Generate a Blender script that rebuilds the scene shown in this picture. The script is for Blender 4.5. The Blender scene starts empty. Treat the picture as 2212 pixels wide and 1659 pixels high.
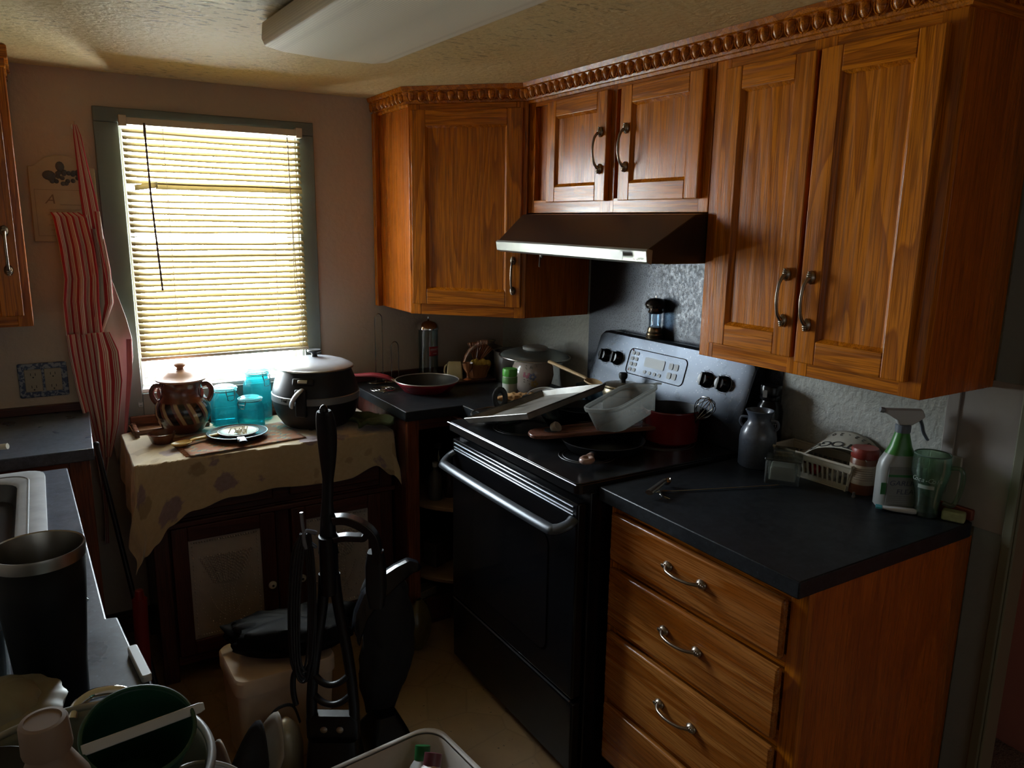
import bpy, bmesh, math, random
from mathutils import Vector, Matrix, noise as mnoise
random.seed(7)
PI = math.pi
sc = bpy.context.scene
C = sc.collection

# ------------------------------------------------------------------ camera
CAM = Vector((-1.8701, -3.1228, 1.6028)); FPX = 1648.84
def _cam_axes():
    yaw, pitch, roll = 0.5526, -0.2087, 0.0143
    fwd = Vector((math.sin(yaw)*math.cos(pitch), math.cos(yaw)*math.cos(pitch), math.sin(pitch)))
    r = Vector((math.cos(yaw), -math.sin(yaw), 0)); u = r.cross(fwd)
    return fwd, math.cos(roll)*r + math.sin(roll)*u, -math.sin(roll)*r + math.cos(roll)*u
FWD, RGT, UPV = _cam_axes()
cam_data = bpy.data.cameras.new('camera'); cam = bpy.data.objects.new('camera', cam_data); C.objects.link(cam)
cam_data.sensor_width = 36; cam_data.lens = FPX*36/2212; cam_data.clip_start = 0.02
_m = Matrix((RGT, UPV, -FWD)).transposed().to_4x4(); _m.translation = CAM
cam.matrix_world = _m
sc.camera = cam

# ------------------------------------------------------------------ sky, lights, exposure
w = bpy.data.worlds.new('sky'); sc.world = w; w.use_nodes = True
wn = w.node_tree.nodes; wl = w.node_tree.links
bg = wn['Background']
_tc = wn.new('ShaderNodeTexCoord'); _no = wn.new('ShaderNodeTexNoise'); _no.inputs['Scale'].default_value = 14; _no.inputs['Detail'].default_value = 4
_rp = wn.new('ShaderNodeValToRGB'); _rp.color_ramp.elements[0].position = .42; _rp.color_ramp.elements[0].color = (.58, .68, .68, 1)
_rp.color_ramp.elements[1].position = .56; _rp.color_ramp.elements[1].color = (.92, .96, 1.0, 1)
wl.new(_tc.outputs['Generated'], _no.inputs['Vector']); wl.new(_no.outputs['Fac'], _rp.inputs['Fac']); # sunlit yard below the horizon, softer sky above it
_sx = wn.new('ShaderNodeSeparateXYZ'); wl.new(_tc.outputs['Generated'], _sx.inputs[0])
_gr = wn.new('ShaderNodeValToRGB'); _gr.color_ramp.elements[0].position = .46; _gr.color_ramp.elements[0].color = (1, .97, .88, 1); _gr.color_ramp.elements[1].position = .54; _gr.color_ramp.elements[1].color = (.42, .43, .46, 1)
_ma = wn.new('ShaderNodeMath'); _ma.operation = 'MULTIPLY_ADD'; _ma.inputs[1].default_value = .5; _ma.inputs[2].default_value = .5; wl.new(_sx.outputs[2], _ma.inputs[0]); wl.new(_ma.outputs[0], _gr.inputs['Fac'])
_mu = wn.new('ShaderNodeMix'); _mu.data_type = 'RGBA'; _mu.blend_type = 'MULTIPLY'; _mu.inputs[0].default_value = 1; wl.new(_rp.outputs['Color'], _mu.inputs[6]); wl.new(_gr.outputs['Color'], _mu.inputs[7])
wl.new(_mu.outputs[2], bg.inputs['Color'])
bg.inputs['Strength'].default_value = 165
def area(name, loc, rot, sx, sy, power, col, portal=False, spread=PI):
    l = bpy.data.lights.new(name, 'AREA'); l.shape = 'RECTANGLE'; l.size = sx; l.size_y = sy; l.energy = power; l.color = col; l.spread = spread
    if portal: l.cycles.is_portal = True
    o = bpy.data.objects.new(name, l); C.objects.link(o); o.location = loc; o.rotation_euler = rot
    return o
area('window_daylight', (-1.27, .17, 1.44), (-PI/2, 0, 0), .66, 1.0, 1, (1, 1, 1), portal=True)
# added fill lights with no seen source: behind the camera, in the pink room
area('room_fill', (-1.2, -4.9, 1.5), (PI/2, 0, 0), 1.6, 1.2, 2.6, (.8, .9, 1.0))
area('side_room_fill', (.33, -3.7, 1.9), (0, 0, 0), .4, .6, 5.0, (1.0, .9, .8), spread=1.3)
sc.view_settings.view_transform = 'Standard'; sc.view_settings.look = 'None'
sc.view_settings.exposure = 0.0; sc.view_settings.gamma = 1.0; sc.view_settings.use_curve_mapping = False
cy = sc.cycles
cy.max_bounces = 10; cy.diffuse_bounces = 5; cy.glossy_bounces = 4; cy.transparent_max_bounces = 24; cy.transmission_bounces = 8
cy.caustics_reflective = False; cy.caustics_refractive = False; cy.use_denoising = True; cy.sample_clamp_indirect = 4

# ------------------------------------------------------------------ object helpers
def tag(o, label=None, cat=None, group=None, kind=None):
    if label: o['label'] = label
    if cat: o['category'] = cat
    if group: o['group'] = group
    if kind: o['kind'] = kind
    return o
def thing(name, label, cat, loc=(0, 0, 0), rz=0, group=None, rot=None):
    o = bpy.data.objects.new(name, None); C.objects.link(o); o.empty_display_size = .05
    o.location = loc; o.rotation_euler = rot if rot else (0, 0, rz)
    return tag(o, label, cat, group)
def fin(bm, name, mats, parent=None, loc=(0, 0, 0), rot=(0, 0, 0), smooth=True, angle=40, bevel=0, solid=0, sub=0):
    bmesh.ops.recalc_face_normals(bm, faces=bm.faces[:])
    me = bpy.data.meshes.new(name); bm.to_mesh(me); bm.free()
    if not isinstance(mats, (list, tuple)): mats = [mats]
    for m_ in mats: me.materials.append(m_)
    if smooth:
        for p_ in me.polygons: p_.use_smooth = True
        me.set_sharp_from_angle(angle=math.radians(angle))
    o = bpy.data.objects.new(name, me); C.objects.link(o); o.location = loc; o.rotation_euler = rot
    if parent: o.parent = parent
    if solid:
        md = o.modifiers.new('solid', 'SOLIDIFY'); md.thickness = solid; md.offset = 0
    if sub:
        md = o.modifiers.new('sub', 'SUBSURF'); md.levels = sub; md.render_levels = sub
    if bevel:
        md = o.modifiers.new('bevel', 'BEVEL'); md.width = bevel; md.segments = 2; md.limit_method = 'ANGLE'; md.angle_limit = math.radians(50)
    return o
def one(bm, name, mats, label, cat, loc=(0, 0, 0), rot=(0, 0, 0), group=None, **k):
    return tag(fin(bm, name, mats, None, loc, rot, **k), label, cat, group)
def struct(bm, name, mats, **k):
    return tag(fin(bm, name, mats, None, **k), kind='structure')
def dup(root, loc=None, rz=None, label=None, parent=None):
    r = root.copy(); C.objects.link(r)
    if loc is not None: r.location = loc
    if rz is not None: r.rotation_euler = (0, 0, rz)
    if label: r['label'] = label
    if parent is not None: r.parent = parent
    for ch in list(root.children): dup(ch, parent=r)
    return r
def B(): return bmesh.new()
def box(bm, x0, x1, y0, y1, z0, z1, mi=0):
    vs = [bm.verts.new((x, y, z)) for z in (z0, z1) for y in (y0, y1) for x in (x0, x1)]
    for q in ((0, 2, 3, 1), (4, 5, 7, 6), (0, 1, 5, 4), (2, 6, 7, 3), (0, 4, 6, 2), (1, 3, 7, 5)):
        f = bm.faces.new([vs[i] for i in q]); f.material_index = mi
    return vs
def bxf(bm, M, x0, x1, y0, y1, z0, z1, mi=0):
    vs = box(bm, x0, x1, y0, y1, z0, z1, mi)
    for v in vs: v.co = M @ v.co
    return vs
def prism(bm, poly, z0, z1, mi=0, M=None):
    a = [bm.verts.new((x, y, z0)) for x, y in poly]; b = [bm.verts.new((x, y, z1)) for x, y in poly]
    n = len(poly)
    fs = [bm.faces.new(a[::-1]), bm.faces.new(b)] + [bm.faces.new((a[i], a[(i+1) % n], b[(i+1) % n], b[i])) for i in range(n)]
    for f in fs: f.material_index = mi
    if M is not None:
        for v in a+b: v.co = M @ v.co
    return a+b
def lathe(bm, prof, seg=32, mi=0, M=None, sx=1, sy=1, fn=None, cap=True):
    rings = []; new = []
    for r, z in prof:
        ring = []
        if r < 1e-6:
            v = bm.verts.new((0, 0, z)); new.append(v); ring = [v]
        else:
            for i in range(seg):
                a = 2*PI*i/seg; rr = r*(fn(a, z) if fn else 1)
                v = bm.verts.new((rr*math.cos(a)*sx, rr*math.sin(a)*sy, z)); ring.append(v); new.append(v)
        rings.append(ring)
    for p, q in zip(rings, rings[1:]):
        for i in range(seg):
            j = (i+1) % seg
            if len(p) == 1 and len(q) == 1: continue
            if len(p) == 1: f = bm.faces.new((p[0], q[j], q[i]))
            elif len(q) == 1: f = bm.faces.new((p[i], p[j], q[0]))
            else: f = bm.faces.new((p[i], p[j], q[j], q[i]))
            f.material_index = mi
    if cap:
        for ring in (rings[0], rings[-1]):
            if len(ring) > 2: bm.faces.new(ring).material_index = mi
    if M is not None:
        for v in new: v.co = M @ v.co
    return new
def smoothpts(pts, n=6, closed=False):
    P = [Vector(p) for p in pts]; out = []; N = len(P)
    rng = range(N if closed else N-1)
    for i in rng:
        p0 = P[(i-1) % N] if (closed or i > 0) else P[0]; p1 = P[i]; p2 = P[(i+1) % N]; p3 = P[(i+2) % N] if (closed or i+2 < N) else P[-1]
        for k in range(n):
            t = k/n
            out.append(.5*((2*p1)+(-p0+p2)*t+(2*p0-5*p1+4*p2-p3)*t*t+(-p0+3*p1-3*p2+p3)*t**3))
    if not closed: out.append(P[-1])
    return out
def tube(bm, pts, r, seg=8, closed=False, mi=0, flat=None, up=None):
    """flat=(a,b): elliptical section, a along the side axis, b along the other"""
    P = [Vector(p) for p in pts]; N = len(P); rings = []
    up = Vector(up) if up else None; pn = None
    for i, p in enumerate(P):
        if closed: t = P[(i+1) % N]-P[i-1]
        else: t = P[min(i+1, N-1)]-P[max(i-1, 0)]
        if t.length < 1e-9: t = Vector((0, 0, 1))
        t.normalize()
        if up is not None: n = up.cross(t)
        elif pn is None: n = t.cross(Vector((0, 0, 1)) if abs(t.z) < .9 else Vector((1, 0, 0)))
        else: n = pn - t*pn.dot(t)
        if n.length < 1e-6: n = t.orthogonal()
        n.normalize(); pn = n; b = t.cross(n)
        rr = r[min(int(i*len(r)/N), len(r)-1)] if isinstance(r, (list, tuple)) and len(r) != N else (r[i] if isinstance(r, (list, tuple)) else r)
        fa, fb = flat if flat else (1, 1)
        rings.append([bm.verts.new(p+rr*(fa*math.cos(2*PI*k/seg)*n+fb*math.sin(2*PI*k/seg)*b)) for k in range(seg)])
    prs = list(zip(rings, rings[1:])) + ([(rings[-1], rings[0])] if closed else [])
    for a, b in prs:
        for k in range(seg):
            bm.faces.new((a[k], a[(k+1) % seg], b[(k+1) % seg], b[k])).material_index = mi
    if not closed:
        bm.faces.new(rings[0][::-1]).material_index = mi; bm.faces.new(rings[-1]).material_index = mi
def grid(bm, f, nu, nv, mi=0, uvf=None):
    uvl = bm.loops.layers.uv.verify()
    V = [[bm.verts.new(f(i/nu, j/nv)) for j in range(nv+1)] for i in range(nu+1)]
    for i in range(nu):
        for j in range(nv):
            fc = bm.faces.new((V[i][j], V[i+1][j], V[i+1][j+1], V[i][j+1])); fc.material_index = mi
            for l, (a, b) in zip(fc.loops, ((i, j), (i+1, j), (i+1, j+1), (i, j+1))):
                l[uvl].uv = uvf(a/nu, b/nv) if uvf else (a/nu, b/nv)
def ball(bm, c, r, sx=1, sy=1, sz=1, seg=12, mi=0):
    prof = [(r*math.sin(PI*i/(seg//2+2))*1.0, -r*math.cos(PI*i/(seg//2+2))) for i in range(seg//2+3)]
    prof[0] = (0, -r); prof[-1] = (0, r)
    M = Matrix.Translation(c) @ Matrix.Diagonal((sx, sy, sz, 1))
    lathe(bm, prof, seg, mi, M)
def strap_band(bm, pts, wd, hs, mi=0):
    """strap with a rectangular section: wd deep along y, height hs (number or list) along z"""
    P = [Vector(p) for p in pts]; n = len(P)
    H = hs if isinstance(hs, (list, tuple)) else [hs]*n
    rings = []
    for i, p in enumerate(P):
        t = (P[min(i+1, n-1)]-P[max(i-1, 0)]).normalized(); up = Vector((0, 1, 0)).cross(t).normalized()*-1; h = H[min(i, len(H)-1)]/2; w2 = wd/2
        rings.append([tuple(p+up*a+Vector((0, b, 0))) for a, b in ((-h, -w2), (-h, w2), (h, w2), (h, -w2))])
    loft(bm, rings, mi)
def text(name, s, size, mat, parent, loc, rot, extrude=.0004, align='CENTER', shear=0, sx=1, label=None):
    cu = bpy.data.curves.new(name, 'FONT'); cu.body = s; cu.size = size; cu.extrude = extrude; cu.align_x = align; cu.align_y = 'CENTER'; cu.shear = shear
    o = bpy.data.objects.new(name, cu); C.objects.link(o)
    me = bpy.data.meshes.new_from_object(o); C.objects.unlink(o); bpy.data.objects.remove(o)
    me.materials.clear(); me.materials.append(mat)
    t = bpy.data.objects.new(name, me); C.objects.link(t); t.parent = parent; t.location = loc; t.rotation_euler = rot; t.scale = (sx, 1, 1)
    return t
def jit(bm, amp, scale=20, seed=0):
    for v in bm.verts:
        v.co += amp*mnoise.noise_vector(v.co*scale+Vector((seed, seed*2, 0)))
def rrect(w_, d_, r, n=5, cx=0, cy=0):
    out = []
    for qx, qy, a0 in ((1, 1, 0), (-1, 1, PI/2), (-1, -1, PI), (1, -1, 1.5*PI)):
        for k in range(n+1):
            a = a0+PI/2*k/n
            out.append((cx+qx*(w_/2-r)+r*math.cos(a), cy+qy*(d_/2-r)+r*math.sin(a)))
    return out
def loft(bm, rings, mi=0, cap0=True, cap1=True, M=None):
    R = [[bm.verts.new(M @ Vector(p) if M is not None else p) for p in ring] for ring in rings]
    n = len(R[0])
    for a, b in zip(R, R[1:]):
        for k in range(n): bm.faces.new((a[k], a[(k+1) % n], b[(k+1) % n], b[k])).material_index = mi
    if cap0: bm.faces.new(R[0][::-1]).material_index = mi
    if cap1: bm.faces.new(R[-1]).material_index = mi

# ------------------------------------------------------------------ materials
class NT:
    def __init__(s, name):
        s.m = bpy.data.materials.new(name); s.m.use_nodes = True; s.t = s.m.node_tree; s.n = s.t.nodes; s.l = s.t.links
        s.b = s.n['Principled BSDF']; s.out = s.n['Material Output']
    def new(s, typ, **k):
        x = s.n.new(typ)
        for a, v in k.items():
            if a.startswith('_'): setattr(x, a[1:], v)
        return x
    def link(s, a, b): s.l.new(a, b)
    def coord(s, kind='Object', scale=(1, 1, 1), rand=False, rot=(0, 0, 0)):
        tc = s.n.new('ShaderNodeTexCoord'); mp = s.n.new('ShaderNodeMapping'); mp.inputs['Scale'].default_value = scale; mp.inputs['Rotation'].default_value = rot
        if rand:
            oi = s.n.new('ShaderNodeObjectInfo'); ad = s.n.new('ShaderNodeVectorMath'); ad.operation = 'MULTIPLY_ADD'
            cb = s.n.new('ShaderNodeCombineXYZ')
            for i in range(3): s.link(oi.outputs['Random'], cb.inputs[i])
            s.link(cb.outputs[0], ad.inputs[0]); ad.inputs[1].default_value = (7.3, 3.1, 11.7); s.link(tc.outputs[kind], ad.inputs[2])
            s.link(ad.outputs[0], mp.inputs['Vector'])
        else: s.link(tc.outputs[kind], mp.inputs['Vector'])
        return mp.outputs['Vector']
    def noise(s, vec, scale, detail=3, dist=0, rough=.5):
        x = s.n.new('ShaderNodeTexNoise'); x.inputs['Scale'].default_value = scale; x.inputs['Detail'].default_value = detail; x.inputs['Distortion'].default_value = dist; x.inputs['Roughness'].default_value = rough
        if vec is not None: s.link(vec, x.inputs['Vector'])
        return x.outputs['Fac']
    def ramp(s, fac, stops, interp='LINEAR'):
        x = s.n.new('ShaderNodeValToRGB'); e = x.color_ramp; e.interpolation = interp
        while len(e.elements) < len(stops): e.elements.new(.5)
        for el, (p, c) in zip(e.elements, stops):
            el.position = p; el.color = (c, c, c, 1) if isinstance(c, (int, float)) else (*c, 1)
        s.link(fac, x.inputs['Fac']); return x.outputs['Color']
    def mix(s, fac, a, b, blend='MIX'):
        x = s.n.new('ShaderNodeMix'); x.data_type = 'RGBA'; x.blend_type = blend
        for sock, v in ((x.inputs[0], fac), (x.inputs[6], a), (x.inputs[7], b)):
            if isinstance(v, (int, float)): sock.default_value = v if sock == x.inputs[0] else (v, v, v, 1)
            elif isinstance(v, tuple): sock.default_value = (*v, 1)
            else: s.link(v, sock)
        return x.outputs[2]
    def math(s, op, a, b=0):
        x = s.n.new('ShaderNodeMath'); x.operation = op
        for i, v in enumerate((a, b)):
            if isinstance(v, (int, float)): x.inputs[i].default_value = v
            else: s.link(v, x.inputs[i])
        return x.outputs[0]
    def bump(s, h, strength=.3, dist=.002):
        x = s.n.new('ShaderNodeBump'); x.inputs['Strength'].default_value = strength; x.inputs['Distance'].default_value = dist
        s.link(h, x.inputs['Height']); s.link(x.outputs['Normal'], s.b.inputs['Normal'])
    def set(s, **k):
        nm = dict(col='Base Color', rough='Roughness', metal='Metallic', spec='Specular IOR Level', coat='Coat Weight', coatr='Coat Roughness', emit='Emission Color', es='Emission Strength', sheen='Sheen Weight', sub='Subsurface Weight')
        for a, v in k.items():
            so = s.b.inputs[nm[a]]
            if isinstance(v, tuple): so.default_value = (*v, 1)
            elif isinstance(v, (int, float)): so.default_value = v
            else: s.link(v, so)
        return s
def plain(name, col, rough=.5, metal=0, var=.12, scale=30, bump=0, bscale=200, **k):
    t = NT(name); v = t.coord(rand=True)
    n_ = t.noise(v, scale, 3)
    dk = tuple(c*(1-var) for c in col); lt = tuple(min(1, c*(1+var)) for c in col)
    t.set(col=t.mix(n_, dk, lt), rough=rough, metal=metal, **k)
    if bump: t.bump(t.noise(v, bscale, 2), bump, .001)
    return t.m
def oak(name, horiz=False, lt=(.64, .195, .007), dk=(.30, .072, .003), rough=.23, coat=0, ring=16):
    t = NT(name); s_ = (.10, 1, 1) if horiz else (1, 1, .10)
    v = t.coord(rand=True, scale=s_)
    n1 = t.noise(v, 5.5, 2, .35, .45); r = t.math('FRACT', t.math('MULTIPLY', n1, ring))
    rings = t.ramp(r, [(0, .95), (.45, .7), (.8, .25), (.93, .0), (1, .95)])
    v2 = t.coord(rand=True, scale=(.025, 1, 1) if horiz else (1, 1, .025))
    pores = t.ramp(t.noise(v2, 330, 2), [(.40, 0), (.52, 1)])
    broad = t.noise(v2, 12, 2)
    c = t.mix(rings, dk, lt); c = t.mix(t.math('MULTIPLY', t.math('SUBTRACT', 1, pores), .62), c, tuple(x*.45 for x in dk))
    c = t.mix(t.math('MULTIPLY', broad, .35), c, tuple(x*.62 for x in lt))
    t.set(col=c, rough=t.ramp(t.noise(v2, 60, 2), [(.3, rough*.8), (.7, rough*1.35)]), coat=coat, coatr=.2, spec=.36)
    t.bump(pores, .12, .0006)
    return t.m
def glass(name, tint=(.9, .95, .95), gl=.10, rough=.03, edge=None, glow=0):
    t = NT(name); n = t.n; tr = n.new('ShaderNodeBsdfTransparent'); gs = n.new('ShaderNodeBsdfGlossy'); mx = n.new('ShaderNodeMixShader'); fr = n.new('ShaderNodeLayerWeight')
    fr.inputs['Blend'].default_value = .35
    e = edge or tuple(x*.55 for x in tint)
    t.link(t.mix(fr.outputs['Facing'], tint, e), tr.inputs['Color'])
    gs.inputs['Roughness'].default_value = rough; gs.inputs['Color'].default_value = (.9, .95, 1, 1)
    f = t.math('ADD', t.math('MULTIPLY', fr.outputs['Fresnel'], .28), gl*.12)
    t.link(f, mx.inputs[0]); t.link(tr.outputs[0], mx.inputs[1]); t.link(gs.outputs[0], mx.inputs[2]); t.link(mx.outputs[0], t.out.inputs['Surface'])
    if glow:
        tl = n.new('ShaderNodeBsdfTranslucent'); tl.inputs['Color'].default_value = (*[x**.5 for x in tint], 1); df = n.new('ShaderNodeBsdfDiffuse'); df.inputs['Color'].default_value = (*tint, 1)
        a = n.new('ShaderNodeMixShader'); a.inputs[0].default_value = .35; b = n.new('ShaderNodeMixShader'); b.inputs[0].default_value = glow
        t.link(tl.outputs[0], a.inputs[1]); t.link(df.outputs[0], a.inputs[2]); t.link(mx.outputs[0], b.inputs[1]); t.link(a.outputs[0], b.inputs[2]); t.link(b.outputs[0], t.out.inputs['Surface'])
    n.remove(t.b); return t.m
def translucent(name, col, mixf=.5, rough=.5, trans=None, tf=.0):
    t = NT(name); n = t.n; tl = n.new('ShaderNodeBsdfTranslucent'); mx = n.new('ShaderNodeMixShader')
    tl.inputs['Color'].default_value = (*col, 1); t.set(col=col, rough=rough); mx.inputs[0].default_value = mixf
    t.link(t.b.outputs[0], mx.inputs[1]); t.link(tl.outputs[0], mx.inputs[2]); last = mx.outputs[0]
    if tf:
        tr = n.new('ShaderNodeBsdfTransparent'); m2 = n.new('ShaderNodeMixShader'); m2.inputs[0].default_value = tf
        t.link(last, m2.inputs[1]); t.link(tr.outputs[0], m2.inputs[2]); last = m2.outputs[0]
    t.link(last, t.out.inputs['Surface']); return t.m

OAK = oak('oak_vertical_grain'); OAKH = oak('oak_horizontal_grain', True)
OAKS = oak('oak_veneer_side', lt=(.50, .125, .006), dk=(.34, .078, .004), ring=5, rough=.26)
REDW = oak('dark_red_wood', lt=(.085, .022, .014), dk=(.045, .012, .009), ring=7, rough=.4, coat=.15)
REDWH = oak('dark_red_wood_horizontal', True, lt=(.085, .022, .014), dk=(.045, .012, .009), ring=7, rough=.4, coat=.15)
def _wall(name, col, bs=.5, sc_=55):
    t = NT(name); v = t.coord(); n1 = t.noise(v, 3, 3)
    t.set(col=t.mix(n1, tuple(x*.92 for x in col), tuple(min(1, x*1.06) for x in col)), rough=.72)
    h = t.ramp(t.noise(v, sc_, 3), [(.42, 0), (.62, 1)]); t.bump(h, bs, .0022); return t.m
WALL = _wall('wall_paint', (.51, .425, .345), .22)
WALLR = _wall('wall_paint_orange_peel', (.38, .385, .35), .5)
GREYWALL = _wall('grey_green_paint', (.20, .23, .23), .15)
PINK = _wall('pink_wall_paint', (.55, .22, .18), .1)
def _ceil():
    t = NT('stained_ceiling_paint'); tc0 = t.n.new('ShaderNodeTexCoord'); v = t.coord(); n1 = t.noise(v, 2.2, 4)
    base = t.mix(n1, (.62, .48, .22), (.76, .61, .34))
    yel = t.ramp(t.noise(v, 1.3, 3), [(.45, 0), (.65, 1)]); base = t.mix(t.math('MULTIPLY', yel, .45), base, (.64, .43, .16))
    # dark flecks where the texture coat peels, denser over the left of the room
    vs = t.coord(scale=(1, 2.2, 1)); fl = t.ramp(t.noise(vs, 26, 4, .3, .6), [(.56, 0), (.61, 1)])
    g2 = t.n.new('ShaderNodeVectorMath'); g2.operation = 'DISTANCE'; t.link(tc0.outputs['Object'], g2.inputs[0]); g2.inputs[1].default_value = (-1.45, -1.08, 0)
    area_ = t.math('MAXIMUM', t.ramp(t.noise(v, 1.7, 2), [(.46, 0), (.58, .7)]), t.ramp(t.math('ADD', g2.outputs['Value'], t.math('MULTIPLY', t.noise(v, 6, 3), .3)), [(.28, 1), (.52, 0)]))
    base = t.mix(t.math('MULTIPLY', t.math('MULTIPLY', fl, area_), .8), base, (.11, .07, .035))
    # mildew patch beside the lamp
    g = t.n.new('ShaderNodeVectorMath'); g.operation = 'DISTANCE'; tc = t.n.new('ShaderNodeTexCoord'); t.link(tc.outputs['Object'], g.inputs[0]); g.inputs[1].default_value = (-1.315, -1.255, 0)
    d = t.math('ADD', g.outputs['Value'], t.math('MULTIPLY', t.noise(v, 14, 4), .22))
    md = t.ramp(d, [(.12, 1), (.27, 0)]); base = t.mix(t.math('MULTIPLY', md, .92), base, (.035, .032, .02))
    t.set(col=base, rough=.6)
    h = t.math('ADD', t.noise(v, 48, 4, .4), t.math('MULTIPLY', t.noise(v, 16, 3), .6)); t.bump(h, .75, .006); return t.m
CEIL = _ceil()
def _floor():
    t = NT('vinyl_stone_floor'); v = t.coord()
    vo = t.n.new('ShaderNodeTexVoronoi'); vo.feature = 'DISTANCE_TO_EDGE'; vo.inputs['Scale'].default_value = 6.5; t.link(v, vo.inputs['Vector'])
    v2 = t.n.new('ShaderNodeTexVoronoi'); v2.inputs['Scale'].default_value = 6.5; t.link(v, v2.inputs['Vector'])
    c = t.mix(v2.outputs['Color'], (.26, .165, .08), (.34, .23, .125)); c = t.mix(t.math('MULTIPLY', t.noise(v, 25, 4), .6), c, (.20, .12, .06))
    line = t.ramp(vo.outputs['Distance'], [(.0, 1), (.035, 0)]); c = t.mix(t.math('MULTIPLY', line, .35), c, (.12, .08, .045))
    sp = t.ramp(t.noise(v, 90, 1), [(.74, 0), (.77, 1)]); c = t.mix(sp, c, (.03, .02, .015))
    t.set(col=c, rough=.45); return t.m
FLOOR = _floor()
def _lam(name, a, b, rough=.32):
    t = NT(name); v = t.coord(); n1 = t.ramp(t.noise(v, 55, 5, .6, .7), [(.4, 0), (.66, 1)]); c = t.mix(n1, a, b)
    sp = t.ramp(t.noise(v, 160, 2), [(.66, 0), (.72, 1)]); c = t.mix(t.math('MULTIPLY', sp, .5), c, tuple(x*2.6 for x in b))
    t.set(col=c, rough=t.ramp(t.noise(v, 9, 4), [(.3, rough*.92), (.75, rough*1.25)]), spec=.32); return t.m
LAM = _lam('black_blue_laminate', (.005, .006, .008), (.015, .018, .023), .42)
LAMG = _lam('slate_grey_laminate', (.042, .048, .062), (.075, .085, .11), .28)
TRIM = plain('grey_green_trim_paint', (.135, .16, .155), .5, var=.06)
WHITEV = plain('white_vinyl', (.75, .78, .80), .4, var=.04)
SLAT = translucent('cream_slat', (.42, .35, .205), .36, .45)
CREAM = plain('cream_plastic', (.62, .54, .42), .45, var=.05)
BLK = plain('black_enamel', (.005, .005, .006), .20, var=.1, spec=.3)
BLKM = plain('black_matt_plastic', (.008, .008, .010), .45, var=.1, spec=.35)
BLKR = plain('black_rubber_fabric', (.010, .010, .012), .85, var=.2, bump=.3, bscale=60)
OVENG = plain('oven_glass', (.006, .006, .007), .10, var=.05, spec=.35)
STEEL = plain('steel', (.50, .49, .47), .28, 1, var=.1)
CHROME = plain('chrome', (.75, .76, .78), .08, 1, var=.03)
PEWTER = plain('antique_pewter', (.30, .25, .20), .32, 1, var=.35, scale=120)
WHITEP = plain('white_plastic', (.46, .46, .45), .42, var=.05)
CREAMP = plain('cream_ceramic', (.55, .50, .40), .35, var=.08)
DARK = plain('dark_void', (.006, .006, .006), .8)
# ================================================================== the setting
CZ = 2.09
bm = B(); box(bm, -2.6, .7, -5.1, .12, -.1, 0); struct(bm, 'floor', FLOOR)
bm = B(); box(bm, -2.6, .7, -5.1, .12, 0, .08); o = struct(bm, 'ceiling', CEIL); o.location = (0, 0, CZ)
WX0, WX1, WZ0, WZ1 = -1.585, -.962, .955, 1.925
bm = B()
box(bm, -2.6, WX0, 0, .12, 0, CZ); box(bm, WX1, .12, 0, .12, 0, CZ); box(bm, WX0, WX1, 0, .12, 0, WZ0); box(bm, WX0, WX1, 0, .12, WZ1, CZ)
struct(bm, 'wall_back', WALL, smooth=False)
bm = B(); box(bm, 0, .045, -2.325, 0, 0, CZ); box(bm, 0, .045, -3.2, -2.325, 2.03, CZ); box(bm, 0, .045, -5.0, -3.2, 0, CZ); struct(bm, 'wall_right', WALLR, smooth=False)
bm = B(); box(bm, -2.6, -2.5, -5.0, 0, 0, CZ); struct(bm, 'wall_left', WALL, smooth=False)
bm = B(); box(bm, -2.6, .7, -5.1, -5.0, 0, CZ); struct(bm, 'wall_front', WALL, smooth=False)
# pink room past the doorway
bm = B(); box(bm, .60, .70, -5.0, .12, 0, CZ); box(bm, .05, .60, -1.45, -1.35, 0, CZ); struct(bm, 'wall_side_room', PINK, smooth=False)
def _carpet():
    t = NT('brown_carpet'); v = t.coord(); n = t.noise(v, 160, 3); t.set(col=t.mix(n, (.10, .06, .045), (.28, .19, .14)), rough=1); t.bump(n, 1, .01); return t.m
bm = B()
grid(bm, lambda u, v: (.06+.53*u, -4.9+3.4*v, .012+.006*mnoise.noise(Vector((u*300, v*400, 0)))), 160, 160)
tag(one(bm, 'carpet', _carpet(), 'brown carpet on the floor of the pink room past the doorway', 'carpet'))
# grey painted smooth wall panel and boards by the end of the right wall
bm = B(); box(bm, -.008, 0, -2.30, -2.134, .90, 1.26); box(bm, -.013, -.008, -2.165, -2.134, .90, 1.26)
struct(bm, 'trim_1', plain('dusky_board_paint', (.26, .235, .22), .6, var=.08), bevel=.002)
bm = B(); box(bm, -.006, 0, -2.30, -2.235, 0, CZ); struct(bm, 'trim_2', GREYWALL)
bm = B()
for y0, y1, x0 in ((-2.325, -2.300, -.016), (-3.26, -3.205, -.016)): box(bm, x0, 0, y0, y1, 0, 2.05)
box(bm, -.016, 0, -3.26, -2.30, 2.035, 2.088)
for y0, y1 in ((-2.331, -2.323), (-3.21, -3.198)): box(bm, -.012, .052, y0, y1, 0, 2.04)
struct(bm, 'door_1', plain('olive_door_casing_paint', (.13, .13, .085), .5, var=.06), bevel=.004)
bm = B(); box(bm, -2.5, 0, -.012, 0, 0, .09); struct(bm, 'baseboard_back', REDWH)
bm = B(); box(bm, -.012, 0, -2.30, -2.235, 0, .08); struct(bm, 'baseboard_right', TRIM)

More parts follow.
